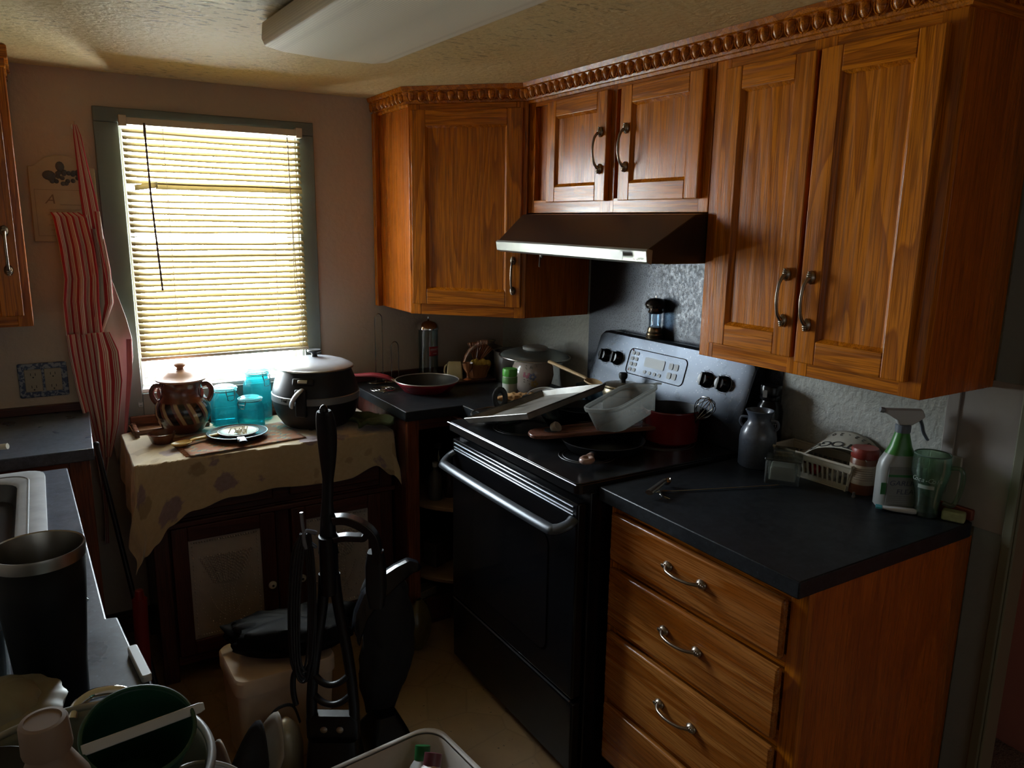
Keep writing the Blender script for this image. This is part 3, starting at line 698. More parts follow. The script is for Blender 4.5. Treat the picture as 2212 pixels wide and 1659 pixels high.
MP = Matrix.Translation((0, .600, 1.045)) @ Matrix.Rotation(PI/2-TILT, 4, 'X')    # local x, up the slope = y, outward = z
RP = (PI/2-TILT, 0, 0)
def onp(x, s, out=0): return MP @ Vector((x, s, out))
for x, s in ((.072, .075), (.140, .075), (.588, .075), (.660, .075)):
    bm = B(); lathe(bm, [(.024, 0), (.026, .004), (.0235, .010), (.021, .022), (.018, .025), (0, .026)], 28); bxf(bm, Matrix.Identity(4), -.004, .004, -.021, .021, .012, .032)
    kn = fin(bm, 'knob', [BLK], bg_, onp(x, s, .001), RP, bevel=.0015)
    bm = B(); pts = [(.030*math.cos(a*PI/16), .030*math.sin(a*PI/16), 0) for a in range(32)]; tube(bm, pts, .0008, 4, closed=True)
    for k in range(9):
        a = -2.2+k*.55; tube(bm, [(.033*math.cos(a), .033*math.sin(a), 0), (.036*math.cos(a), .036*math.sin(a), 0)], .0006, 4)
    fin(bm, 'dial_mark', plain('dial_white', (.35, .37, .4), .5), kn, (0, 0, .0))
bm = B(); ring = [MP.to_3x3() @ Vector((x, y, 0)) for x, y in rrect(.29, .092, .018, cx=0)]
tube(bm, ring, .0016, 6, closed=True); fin(bm, 'display_border', BLK, bg_, onp(.342, .078, .001))
_pb = plain('panel_buttons', (.09, .09, .08), .4)
for x, q, w__, h__ in [(x, q, .016, .013) for x in (-.125, -.103) for q in (-.03, -.01, .01, .03)]+[(x, q, .019, .022) for x in (.075, .10) for q in (-.02, .012)]+[(x, -.028, .014, .012) for x in (-.045, -.02, .005, .03)]:
    bm = B(); prism(bm, rrect(w__, h__, .005), 0, .0012); fin(bm, 'button', [_pb], bg_, onp(.342+x, .078+q, .001), RP)
bm = B(); prism(bm, rrect(.10, .034, .004), 0, .001); fin(bm, 'display', plain('display_glass', (.05, .055, .045), .35), bg_, onp(.335, .086, .001), RP)
_rl = plain('red_lens', (.30, .01, .02), .2)
for s_ in (.118, .045):
    bm = B(); ball(bm, (0, 0, 0), .0028); tag(fin(bm, 'indicator_lamp', _rl, bg_, onp(.212, s_, .001)), label='small red indicator lens')
# ================================================================== cabinet with tin doors, its cloth and what stands on it
ps = thing('tin_door_cabinet', 'low dark red wooden cabinet with two punched tin doors under the window', 'cabinet', (-1.205, -.24, 0))
bm = B(); HW = .430; HD = .225
box(bm, -HW+.01, HW-.01, -HD+.015, HD-.01, .06, .79, 0)
for x in (-HW, HW-.05): box(bm, x, x+.05, -HD, -HD+.015, 0, .79, 1)
for x in (-HW, HW-.05): box(bm, x, x+.05, HD-.06, HD-.01, 0, .06, 1)
box(bm, -.025, .025, -HD, -HD+.015, .06, .60, 1)
for z0, z1 in ((.06, .095), (.575, .60), (.765, .79)): box(bm, -HW+.05, HW-.05, -HD, -HD+.015, z0, z1, 2)
box(bm, -HW+.05, HW-.05, -HD+.004, -HD+.015, .60, .765, 2)
fin(bm, 'body', [REDW, REDW, REDWH], ps, bevel=.003)
bm = B(); box(bm, -HW-.018, HW+.012, -HD-.022, HD, .79, .818); box(bm, -HW-.008, HW+.004, -HD-.010, HD, .775, .79); fin(bm, 'top', [REDWH], ps, bevel=.005)
bm = B(); box(bm, -HW-.012, HW+.006, -HD-.016, -HD, .575, .595); box(bm, -HW-.012, -HW, -HD-.016, HD-.1, .575, .595); fin(bm, 'waist_moulding', [REDWH], ps, bevel=.004)
bm = B(); box(bm, -HW, HW, HD-.018, HD, .818, .872); box(bm, -HW, -HW+.016, HD-.16, HD-.018, .818, .85); fin(bm, 'gallery_rail', [oak('gallery_wood', True, lt=(.16, .06, .03), dk=(.08, .03, .015))], ps, bevel=.004)
for s in (-1, 1):                                                 # drawer front above the doors
    bm = B(); box(bm, 0, .345, -.014, 0, 0, .115); dr = fin(bm, 'drawer', [REDWH], ps, (.03 if s > 0 else -.375, -HD, .625), bevel=.005)
def _tin():
    t = NT('punched_tin'); v = t.coord(); n = t.noise(v, 7, 3)
    t.set(col=t.mix(n, (.36, .32, .28), (.55, .50, .45)), rough=.5, metal=.25); t.bump(t.noise(v, 12, 2), .5, .01); return t.m
TIN = _tin()
for k in (0, 1):
    x0 = -.375 if k == 0 else .030; wd = .345
    bm = B(); st_ = .052; h_ = .475
    box(bm, 0, st_, -.018, 0, 0, h_, 0); box(bm, wd-st_, wd, -.018, 0, 0, h_, 0); box(bm, st_, wd-st_, -.018, 0, 0, st_, 1); box(bm, st_, wd-st_, -.018, 0, h_-st_, h_, 1)
    dr = fin(bm, 'door', [REDW, REDWH], ps, (x0, -HD, .10), bevel=.003)
    bm = B(); box(bm, st_, wd-st_, -.009, -.002, st_, h_-st_)
    bm2 = bm; cx = wd/2
    def dot(x, z, r=.0021): ball(bm2, (x, -.0092, z), r*1.8, 1, 1.7, 1, 6)
    x0_, x1_, z0_, z1_ = st_+.012, wd-st_-.012, st_+.012, h_-st_-.012
    n_ = 26
    for i in range(n_):
        f = i/(n_-1); dot(x0_+(x1_-x0_)*f, z1_); dot(x0_+(x1_-x0_)*f, z0_, .0016)
        dot(x0_, z0_+(z1_-z0_)*f, .0016); dot(x1_, z0_+(z1_-z0_)*f, .0016)
    for a in range(48):                                             # oval wreath
        t_ = 2*PI*a/48; dot(cx+.095*math.cos(t_), .215+.135*math.sin(t_), .0014)
    for q in (-2, -1, 0, 1, 2):                                      # wheat sheaf: stalks then ears
        pts = [(cx+q*.018*(1-s_)**1.2+q*.030*max(0, s_-.45)*2.2, .105+.24*s_) for s_ in [j/22 for j in range(23)]]
        for j, (x, z) in enumerate(pts):
            dot(x, z, .0013)
            if j > 12:
                for e in (-1, 1):
                    for g in (1, 2): dot(x+e*.0065*g+q*.001, z+.004*g, .0022)
    for q in (-1, 1):
        for j in range(16):
            s_ = j/15; dot(cx+q*(.012+.055*s_), .12+.10*s_-.02*math.sin(s_*PI), .0014)
    fin(bm, 'tin_panel', [TIN], dr)
    bm = B(); lathe(bm, [(.005, 0), (.005, .008), (.013, .012), (.015, .018), (.012, .024), (.004, .026), (0, .0255)], 18)
    kn = fin(bm, 'knob', [plain('white_china', (.50, .49, .47), .25)], dr, (wd-.024 if k == 0 else .024, -.018, .205), (PI/2, 0, 0))
    bm = B(); lathe(bm, [(.0045, 0), (.0045, .002), (0, .003)], 10); tag(fin(bm, 'screw', BLKM, kn, (0, 0, .0245)), label='dark screw in the middle of the knob')

# flannel cloth with faded purple flowers
def _cloth():
    t = NT('faded_floral_flannel'); tc = t.n.new('ShaderNodeTexCoord'); uv = tc.outputs['UV']
    def vor(scale, off):
        mp = t.n.new('ShaderNodeMapping'); mp.inputs['Location'].default_value = off; t.link(uv, mp.inputs['Vector'])
        ns = t.n.new('ShaderNodeTexNoise'); ns.inputs['Scale'].default_value = 38; ns.inputs['Detail'].default_value = 3; t.link(mp.outputs[0], ns.inputs['Vector'])
        x = t.n.new('ShaderNodeTexVoronoi'); x.inputs['Scale'].default_value = scale; x.inputs['Randomness'].default_value = .45; t.link(mp.outputs[0], x.inputs['Vector'])
        return t.math('ADD', x.outputs['Distance'], t.math('MULTIPLY', t.math('SUBTRACT', ns.outputs['Fac'], .5), .34))
    a = t.ramp(vor(6.6, (.31, .17, 0)), [(.24, 1), (.30, 0)]); b = t.ramp(vor(6.6, (.40, .255, 0)), [(.18, 1), (.23, 0)]); c_ = t.ramp(vor(9.3, (.9, .4, 0)), [(.13, 1), (.17, 0)])
    n = t.noise(uv, 60, 3); base = t.mix(n, (.42, .32, .18), (.54, .43, .27)); base = t.mix(t.math('MULTIPLY', t.ramp(t.noise(uv, 5, 3), [(.5, 0), (.7, 1)]), .25), base, (.34, .24, .12))
    col = t.mix(t.math('MULTIPLY', b, .55), base, (.20, .14, .07)); col = t.mix(t.math('MULTIPLY', c_, .45), col, (.26, .17, .09)); col = t.mix(t.math('MULTIPLY', a, .72), col, t.mix(n, (.10, .065, .11), (.26, .19, .28)))
    t.set(col=col, rough=1, sheen=.5); t.bump(t.noise(uv, 420, 2), .5, .002); return t.m
TZ = .8215
X0, X1, Y0, YB = -1.662, -.788, -.492, -.07
def hem(s):                                                          # front drop along the width, metres
    ks = [(0, .31), (.04, .275), (.09, .225), (.18, .185), (.32, .158), (.48, .152), (.66, .165), (.80, .162), (.92, .128), (1, .18)]
    for (a, va), (b, vb) in zip(ks, ks[1:]):
        if s <= b: t_ = (s-a)/(b-a); t_ = t_*t_*(3-2*t_); return va+(vb-va)*t_
    return ks[-1][1]
def cloth(u, v):
    Wd = X1-X0; LD, RD = .22, .15
    s = -LD+(Wd+LD+RD)*u; D = -Y0+YB
    sc_ = min(1, max(0, s/Wd)); fd = hem(sc_); t_ = (D+fd)*v
    dl = max(0, -s); dr = max(0, s-Wd); df = max(0, t_-D)
    x = X0+min(max(s, 0), Wd); y = YB-min(t_, D)
    side = dl+dr
    if dl: side = dl*(.75+.45*(1-min(1, abs(t_-D)/.4)))
    rho = math.hypot(side, df)
    z = TZ+.003-rho
    if rho > 0:
        ph = math.atan2(df, side); sgn = -1 if dl else 1
        out = .010+.05*rho+(.10*rho*math.sin(2*ph) if side > 0 and df > 0 else 0)
        fx = .007*math.sin(t_*34+1)*min(1, rho*8) if side else 0; fy = .006*math.sin(s*17+2)*min(1, rho*8)+.004*math.sin(s*41)*min(1, rho*6)
        x += sgn*(out*math.cos(ph)+fx) if side else 0
        y -= out*math.sin(ph)+fy if df else 0
    else: z += .002*mnoise.noise(Vector((s*9, t_*9, 3)))
    if dl and df == 0: z += .0
    e = min(.03, max(0, .03-abs(min(s, Wd-s, D-t_)))) if rho == 0 else 0
    return (x, y, z-e*e*6)
bm = B(); grid(bm, cloth, 150, 90, uvf=lambda u, v: (u*1.29*1.0, v*.66))
for v_ in bm.verts: v_.co -= Vector((-1.21, -.25, TZ))
one(bm, 'tablecloth', _cloth(), 'cream flannel cloth with faded purple flowers draped over the tin-door cabinet', 'cloth', (-1.21, -.25, TZ), solid=.002, sub=1)
TT = TZ+.0065
# clay pot with lid
t = NT('painted_clay'); tc = t.n.new('ShaderNodeTexCoord'); sx_ = t.n.new('ShaderNodeSeparateXYZ'); t.link(tc.outputs['Object'], sx_.inputs[0])
ang_ = t.math('ARCTAN2', sx_.outputs[1], sx_.outputs[0]); z_ = sx_.outputs[2]
st1 = t.math('SINE', t.math('ADD', t.math('MULTIPLY', ang_, 12), t.math('MULTIPLY', z_, 55)))
bandm = t.ramp(z_, [(.040, 0), (.044, 1), (.116, 1), (.120, 0)]); 
base = t.mix(t.noise(tc.outputs['Object'], 12, 3), (.105, .030, .018), (.15, .046, .028))
leaf = t.ramp(st1, [(.05, 0), (.12, 1)]); leaf2 = t.ramp(t.math('SINE', t.math('ADD', t.math('ADD', t.math('MULTIPLY', ang_, 12), t.math('MULTIPLY', z_, 55)), 2.6)), [(.62, 0), (.68, 1)])
dark = t.mix(t.math('MULTIPLY', bandm, leaf), base, (.012, .010, .010)); dark = t.mix(t.math('MULTIPLY', bandm, leaf2), dark, (.36, .24, .12))
t.set(col=dark, rough=.22, coat=.5); CLAYP = t.m
CLAY = plain('glazed_clay', (.10, .030, .018), .25, var=.2, coat=.4); TERRA = plain('matt_terracotta', (.42, .22, .14), .5, var=.15)
cp = thing('clay_pot', 'brown glazed clay bean pot with painted leaves and lid, standing left of the teal jars', 'pot', (-1.466, -.152, TT), -.35)
bm = B(); lathe(bm, [(0, 0), (.060, 0), (.068, .006), (.090, .045), (.098, .075), (.094, .105), (.078, .130), (.071, .142), (.071, .165), (.074, .186), (.080, .192), (.076, .195), (.067, .187), (.066, .14), (.085, .10), (.088, .07), (.06, .02), (0, .012)], 48)
fin(bm, 'body', [CLAYP], cp)
bm = B(); lathe(bm, [(0, .190), (.070, .190), (.086, .193), (.087, .199), (.072, .203), (.055, .212), (.045, .222), (.03, .229), (.014, .232), (.012, .238), (.019, .244), (.021, .250), (.016, .256), (0, .259)], 40); fin(bm, 'lid', [TERRA], cp)
for s in (-1, 1):
    bm = B(); P_ = smoothpts([(s*.070, 0, .172), (s*.088, 0, .174), (s*.101, 0, .155), (s*.099, 0, .130), (s*.088, 0, .110)], 5); tube(bm, P_, .0075, 10, flat=(.8, 1.25)); fin(bm, 'handle', [CLAY], cp, rot=(0, 0, .12))
    bm = B(); ball(bm, (s*.074, -.024, .148), .013, .5, .4, 1.5, 10); tag(fin(bm, 'painted_petal', plain('pink_slip', (.45, .12, .12), .35), cp), label='pink painted petal under the handle')
bm = B(); lathe(bm, [(0, 0), (.030, 0), (.034, .004), (.044, .030), (.0465, .036), (.044, .037), (.040, .031), (.030, .008), (0, .006)], 32)
one(bm, 'clay_bowl', CLAY, 'small brown clay dip bowl in front of the lidded clay pot', 'bowl', (-1.560, -.285, TT))
# wooden spoon on the cloth
def spoon(name, mat, label, loc, rot, L=.30, bw=.032, sc_=1, cat='spoon', group=None):
    bm = B()
    def f(u, v):
        a = 2*PI*u; r = v; y = bw*1.45*r*math.sin(a); x = bw*r*math.cos(a)*(1-.18*math.sin(a)); return (x, y, .004+.014*r*r)
    grid(bm, f, 28, 6)
    bmesh.ops.remove_doubles(bm, verts=bm.verts[:], dist=.0004)
    r_ = bmesh.ops.solidify(bm, geom=bm.faces[:], thickness=.004)
    P_ = smoothpts([(0, -bw*1.35, .018), (0, -bw*2.1, .020), (0, -L*.55, .018), (0, -L, .016)], 5); n_ = len(P_)
    tube(bm, P_, [.0062+.003*(i/n_) for i in range(n_)], 10, flat=(1.2, .75))
    return one(bm, name, mat, label, cat, loc, rot, group=group)
WOODSP = plain('pale_spoon_wood', (.50, .34, .17), .5, var=.15)
spoon('wooden_spoon', plain('varnished_spoon_wood', (.50, .33, .10), .32, var=.15), 'varnished wooden spoon lying on the cloth by the small clay bowl', (-1.512, -.378, TT-.002), (.02, .03, 2.05), .17, .026)
# woven mat
t = NT('woven_mat'); tc = t.n.new('ShaderNodeTexCoord'); uv = tc.outputs['UV']; mp = t.n.new('ShaderNodeMapping'); mp.inputs['Scale'].default_value = (26, 20, 1); t.link(uv, mp.inputs[0]); ck = t.n.new('ShaderNodeTexChecker'); ck.inputs['Scale'].default_value = 1; t.link(mp.outputs[0], ck.inputs[0])
ck.inputs[1].default_value = (.10, .14, .14, 1); ck.inputs[2].default_value = (.30, .21, .11, 1)
bandn = t.ramp(t.noise(uv, 9, 2), [(.4, 0), (.5, 1)]); t.set(col=t.mix(bandn, ck.outputs['Color'], (.24, .10, .05)), rough=.95); t.bump(t.noise(uv, 200, 2), .6, .002)
bm = B(); grid(bm, lambda u, v: (-.20+.40*u, -.13+.26*v, .002+.0025*mnoise.noise(Vector((u*5, v*4, 1)))), 30, 20)
for k in range(26):
    y = -.128+.256*k/25; tube(bm, [(-.20, y, .002), (-.215, y+random.uniform(-.004, .004), .001)], .0012, 4)
one(bm, 'woven_mat', t.m, 'small patterned woven mat under the black pan on the cloth', 'mat', (-1.315, -.352, TT-.001), (0, 0, .10), solid=.002)
# black shallow pan with plate
pn = thing('crepe_pan', 'shallow black frying pan with pale rim holding a small plate, handle pointing forward', 'pan', (-1.318, -.345, TT+.003), -.10)
bm = B(); lathe(bm, [(0, 0), (.082, 0), (.098, .014), (.104, .019), (.102, .021), (.096, .016), (.080, .004), (0, .004)], 48); fin(bm, 'bowl', BLKM, pn)
bm = B(); tube(bm, [(.1035*math.cos(a*PI/32), .1035*math.sin(a*PI/32), .020) for a in range(64)], .0022, 6, closed=True); tag(fin(bm, 'rim', STEEL, pn), label='bright worn steel rim')
bm = B(); P_ = smoothpts([(0, -.100, .014), (0, -.125, .022), (0, -.165, .032), (0, -.185, .030)], 4); tube(bm, P_, .011, 10, flat=(1.25, .6)); fin(bm, 'handle', BLKM, pn)
bm = B(); box(bm, -.014, .014, -.138, -.102, .018, .028); fin(bm, 'handle_bracket', STEEL, pn, bevel=.003)
pl = thing('small_plate', 'small cream plate with a blue line round the rim, lying inside the black pan', 'plate', (-1.314, -.342, TT+.008))
bm = B(); lathe(bm, [(0, 0), (.045, 0), (.050, .003), (.069, .016), (.070, .018), (.067, .0185), (.047, .006), (0, .005)], 40); fin(bm, 'dish', [plain('cream_glaze', (.58, .55, .46), .3)], pl)
bm = B(); tube(bm, [(.0665*math.cos(a*PI/24), .0665*math.sin(a*PI/24), .0183) for a in range(48)], .0013, 5, closed=True); tag(fin(bm, 'rim_line', plain('blue_line', (.10, .14, .20), .3), pl), label='thin blue line along the rim')
bm = B()
for k in range(26):
    a = random.uniform(0, 6.28); r = random.uniform(0, .035); h = random.uniform(.006, .020)
    tube(bm, [(r*math.cos(a), r*math.sin(a), .003), (r*math.cos(a)+random.uniform(-.01, .01), r*math.sin(a)+random.uniform(-.01, .01), .003+h)], .0018, 5)
tag(one(bm, 'dried_herb_stalks', plain('dry_straw', (.42, .36, .26), .6, var=.3), 'heap of short dry pale stalks on the small cream plate', 'dried herbs', (-1.314, -.342, TT+.0135)), kind='stuff')
# teal clip-top jars
TEAL = glass('teal_glass', (.34, .86, .88), .14, .06, edge=(.04, .42, .47), glow=.06); TEALL = glass('teal_glass_lid', (.50, .86, .86), .25, .10, edge=(.10, .5, .5), glow=.22); WIRE = plain('jar_wire', (.22, .23, .24), .35, 1)
def clipjar(h, r, label, loc, rz):
    j = thing('storage_jar', label, 'jar', loc, rz, group=None)
    k = 1.0
    bm = B(); n = 8
    def rd(a, z): return 1.0 if z > h*.80 else 1/(math.cos(((a+PI/8) % (PI/4))-PI/8))*.965
    lathe(bm, [(0, 0), (r*.88, 0), (r, .006), (r, h*.62), (r*.97, h*.70), (r*.80, h*.79), (r*.78, h*.86), (r*.84, h*.87), (r*.84, h*.885)], 64, fn=rd, cap=False)
    lathe(bm, [(0, .004), (r*.84, .005), (r*.95, .010), (r*.95, h*.62), (r*.92, h*.70), (r*.76, h*.79), (r*.75, h*.885)], 48, cap=False)
    fin(bm, 'glass_body', TEAL, j)
    bm = B(); lathe(bm, [(0, h*.90), (r*.80, h*.90), (r*.87, h*.905), (r*.89, h*.92), (r*.88, h*.955), (r*.82, h*.975), (r*.70, h*.985), (r*.66, h), (0, h)], 48); lid = fin(bm, 'lid', TEALL, j)
    bm = B()
    for z, rr in ((h*.865, r*.86), (h*.93, r*.905)): tube(bm, [(rr*math.cos(a*PI/20), rr*math.sin(a*PI/20), z) for a in range(40)], .0014, 5, closed=True)
    for s in (-1, 1):
        tube(bm, smoothpts([(s*.016, -r*.90, h*.93), (s*.017, -r*1.02, h*.86), (s*.014, -r*1.06, h*.76), (s*.012, -r*1.04, h*.68), (0, -r*1.05, h*.66)]), .0014, 5)
    tube(bm, [(-.016, -r*.92, h*.865), (-.016, -r*1.04, h*.79), (.016, -r*1.04, h*.79), (.016, -r*.92, h*.865)], .0016, 5)
    tube(bm, [(-.010, r*.9, h*.865), (-.010, r*.98, h*.90), (.010, r*.98, h*.90), (.010, r*.9, h*.93)], .0014, 5)
    fin(bm, 'wire_clasp', WIRE, j)
    bm = B(); lathe(bm, [(r*.80, h*.885), (r*.87, h*.885), (r*.87, h*.90), (r*.80, h*.90)], 40, cap=False); fin(bm, 'rubber_seal', plain('grey_teal_seal', (.30, .42, .40), .6), j)
    return j
clipjar(.200, .054, 'tallest teal glass clip-top jar, at the back beside the big black cooker', (-1.178, -.075, TT), .5)
clipjar(.150, .052, 'middle-sized teal glass clip-top jar next to the clay pot', (-1.312, -.120, TT), .25)
clipjar(.116, .049, 'smallest teal glass clip-top jar, in front of the other two', (-1.235, -.200, TT), -.9)
# electric fryer / cooker
fr = thing('electric_fryer', 'large round black electric fryer with a grey band and pale domed lid', 'fryer', (-1.005, -.278, TT), .0)
bm = B(); lathe(bm, [(0, .004), (.115, .004), (.125, .010), (.148, .045), (.160, .085), (.163, .115), (.161, .140), (.152, .175), (.140, .205), (.136, .215), (.136, .222), (.128, .224), (.126, .21), (.11, .06), (0, .05)], 64); fin(bm, 'body', [BLKM], fr)
bm = B()
for k in range(3): lathe(bm, [(.010, 0), (.012, .004), (0, .006)], 10, 0, Matrix.Translation((.10*math.cos(k*2.1), .10*math.sin(k*2.1), 0)))
fin(bm, 'feet', BLKR, fr)
bm = B(); lathe(bm, [(.1605, .104), (.1655, .106), (.1655, .130), (.1615, .132)], 64, cap=False); bd = fin(bm, 'grey_band', plain('satin_grey_band', (.22, .23, .24), .35, .5), fr)
bm = B(); lathe(bm, [(0, .222), (.134, .222), (.142, .224), (.143, .229), (.134, .238), (.11, .248), (.075, .257), (.03, .262), (0, .263)], 64)
t = NT('lid_window_sheen'); v = t.coord(); t.set(col=t.mix(t.noise(v, 30, 4), (.46, .48, .53), (.62, .64, .70)), rough=.22, coat=.4); lid = fin(bm, 'lid', [t.m], fr)  # bluish-white window reflection put into the lid's base colour
bm = B(); tube(bm, [(.1425*math.cos(a*PI/40), .1425*math.sin(a*PI/40), .2265) for a in range(80)], .004, 8, closed=True); fin(bm, 'lid_rim', [STEEL], lid)
bm = B(); lathe(bm, [(.012, .262), (.010, .270), (.012, .276), (.026, .283), (.027, .287), (.024, .290), (.010, .288), (0, .288)], 28); fin(bm, 'lid_knob', BLKM, lid)
def at_fr(a, r, z): return Vector((r*math.cos(a), r*math.sin(a), z))
A0 = -2.19                                                            # front clasp direction
bm = B(); P_ = [at_fr(A0+.02, .160, .166), at_fr(A0-.02, .176, .160), at_fr(A0-.09, .188, .142), at_fr(A0-.15, .190, .120), at_fr(A0-.18, .184, .106)]
tube(bm, smoothpts(P_, 5), .012, 12, flat=(.9, .55)); tag(fin(bm, 'release_handle', plain('silver_plastic', (.42, .43, .45), .3, .4), fr), label='curved silver release handle at the front')
bm = B(); M = Matrix.Translation(at_fr(A0-.02, .162, .118)) @ Matrix.Rotation(A0+PI/2, 4, 'Z')
bxf(bm, M, -.020, .022, -.012, .01, -.055, .05); fin(bm, 'handle_mount', [BLKM], fr, bevel=.006)
bm = B(); M = Matrix.Translation(at_fr(A0+.02, .147, .192)) @ Matrix.Rotation(A0+PI/2, 4, 'Z') @ Matrix.Rotation(-.4, 4, 'X'); bxf(bm, M, -.040, .040, -.006, .008, -.014, .014)
pp = fin(bm, 'latch_plate', [BLKM], fr, bevel=.005); bm = B(); bxf(bm, M, -.018, .018, -.010, -.006, -.007, .006); fin(bm, 'window', [STEEL], pp, bevel=.002)
text('maker_name', 'T-fal', .017, BLK, bd, at_fr(A0-.45, .1662, .120), (PI/2, 0, A0-.45+PI/2), .0004)
# folded green cloth
bm = B()
def gc(u, v):
    x = -.085+.17*u; y = -.13+.21*v; fz = .014*math.exp(-((u-.75)/.3)**2)+.006*math.sin(u*7+v*5)+.020*mnoise.noise(Vector((u*3, v*3, 2)))
    return ((x+.02*math.sin(v*6))*.75, y+.02*math.sin(u*5), .016+max(-.006, fz)+.012*(1-v))
grid(bm, gc, 24, 24); 
one(bm, 'green_cloth', plain('green_terry', (.045, .065, .028), 1, var=.4, scale=60, bump=.5), 'crumpled dark green cloth between the black fryer and the corner worktop', 'cloth', (-.838, -.385, TT-.002), (0, 0, -.15), solid=.012)
# thin wooden tray behind the pot
bm = B(); box(bm, -.16, .10, -.05, .05, 0, .004); box(bm, -.16, .10, -.056, -.05, 0, .016); box(bm, -.16, .10, .05, .056, 0, .016); box(bm, -.166, -.16, -.056, .056, 0, .016)
one(bm, 'wooden_tray', oak('tray_wood', True, lt=(.22, .10, .045), dk=(.12, .05, .022)), 'narrow wooden tray at the back left corner of the cloth behind the clay pot', 'tray', (-1.475, -.075+.002, TT-.001), (0, 0, .05), bevel=.002)

# ================================================================== on the wall: apron, plaque, outlets
t = NT('red_striped_cotton'); tc = t.n.new('ShaderNodeTexCoord'); sp = t.n.new('ShaderNodeSeparateXYZ'); t.link(tc.outputs['UV'], sp.inputs[0])
fr_ = t.math('FRACT', t.math('MULTIPLY', sp.outputs[0], 5.5)); r1 = t.ramp(fr_, [(0, 0), (.08, 0), (.10, 1), (.48, 1), (.50, 0), (.58, 0), (.60, 1), (.68, 1), (.68, 0), (.80, 0), (.82, 1), (.88, 1), (.90, 0)])
nn = t.noise(tc.outputs['UV'], 30, 3); t.set(col=t.mix(r1, t.mix(nn, (.56, .50, .44), (.68, .60, .54)), t.mix(nn, (.30, .015, .028), (.40, .025, .04))), rough=.95, sheen=.2); t.bump(t.noise(tc.outputs['UV'], 250, 2), .25, .001); STRIPE = t.m
CREAMC = plain('unbleached_cotton', (.52, .46, .43), .95, var=.08, scale=25)
ap = thing('apron', 'red and cream striped apron hanging from a hook beside the window', 'apron', (-1.722, -.045, 1.905))
def interp(tab, t_):
    for a, b in zip(tab, tab[1:]):
        if t_ <= b[0]:
            f = (t_-a[0])/(b[0]-a[0]); return [p+(q-p)*f for p, q in zip(a[1:], b[1:])]
    return list(tab[-1][1:])
def panel(name, tab, mat, folds, fd, y0, parent=ap, nu=36, nv=50, us=1.0, u0=0, ph=0, label=None):
    """tab rows: (t, z, xleft, xright), world x, z"""
    bm = B()
    def f(u, v):
        z, xl, xr = interp(tab, v); x = xl+(xr-xl)*u
        d = fd*(.5+.5*min(1, v*3))*math.sin(u*folds*2*PI+ph+v*1.5)+fd*.4*math.sin(u*folds*4.3+v*3)
        return (x+1.722, y0+.045-d-.004*abs(u-.5), z-1.905)
    grid(bm, f, nu, nv, uvf=lambda u, v: (u0+u*us, v))
    o_ = fin(bm, name, mat, parent, solid=.0018)
    if label: o_['label'] = label
    return o_
panel('neck_strap', [(0, 1.905, -1.727, -1.716), (.12, 1.87, -1.729, -1.706), (.55, 1.76, -1.728, -1.692), (.8, 1.68, -1.728, -1.680), (1, 1.56, -1.722, -1.668)], [STRIPE], .4, .003, -.050, nu=8, us=.42, u0=.02)
panel('bib', [(0, 1.615, -1.822, -1.735), (.15, 1.60, -1.815, -1.715), (.35, 1.50, -1.805, -1.70), (.6, 1.39, -1.80, -1.695), (.8, 1.31, -1.812, -1.70), (1, 1.195, -1.812, -1.70)], [STRIPE], 2.2, .010, -.055, us=1.0)
panel('side_fold', [(0, 1.61, -1.718, -1.674), (.3, 1.52, -1.712, -1.665), (.55, 1.42, -1.712, -1.655), (.8, 1.30, -1.72, -1.655), (1, 1.19, -1.72, -1.70)], [STRIPE], 1.2, .006, -.048, us=.45, u0=.3, ph=1)
panel('skirt', [(0, 1.198, -1.813, -1.722), (.12, 1.13, -1.811, -1.718), (.3, 1.0, -1.800, -1.716), (.5, .88, -1.782, -1.712), (.7, .78, -1.765, -1.712), (.85, .72, -1.757, -1.722), (1, .62, -1.752, -1.744)], [STRIPE], 2.0, .010, -.058, us=1.0, u0=.1)
panel('lining', [(0, 1.44, -1.690, -1.668), (.15, 1.35, -1.700, -1.645), (.35, 1.24, -1.700, -1.618), (.5, 1.17, -1.700, -1.606), (.62, 1.10, -1.700, -1.608), (.8, .93, -1.705, -1.640), (.92, .80, -1.700, -1.662), (1, .70, -1.690, -1.678)], [CREAMC], 1.0, .007, -.036, label='pale cream reverse side of the apron')
panel('front_fold', [(0, 1.20, -1.724, -1.678), (.2, 1.13, -1.722, -1.655), (.4, 1.02, -1.722, -1.652), (.7, .86, -1.722, -1.678), (1, .74, -1.728, -1.712)], [STRIPE], .8, .006, -.066, us=.42, u0=.35, ph=2)
panel('ribbon_edge', [(0, 1.17, -1.626, -1.610), (.4, 1.05, -1.634, -1.616), (1, .72, -1.674, -1.668)], [plain('dark_pink_hem', (.42, .13, .16), .9)], .3, .002, -.062, nu=6, label='dark pink stripe along the hem')
panel('apron_tie', [(0, 1.62, -1.690, -1.672), (.3, 1.54, -1.688, -1.668), (.6, 1.47, -1.680, -1.665), (1, 1.36, -1.670, -1.655)], [STRIPE], .5, .003, -.052, nu=6, us=.2)
panel('apron_tie', [(0, .76, -1.762, -1.738), (.3, .62, -1.756, -1.742), (.6, .45, -1.758, -1.744), (1, .26, -1.772, -1.752)], [STRIPE], .6, .003, -.608+.04, nu=6, us=.35, u0=.1) if False else panel('apron_tie', [(0, .72, -1.752, -1.734), (.3, .62, -1.750, -1.738), (.6, .50, -1.752, -1.740), (1, .40, -1.760, -1.746)], [STRIPE], .6, .003, -.050, nu=6, us=.35, u0=.1)
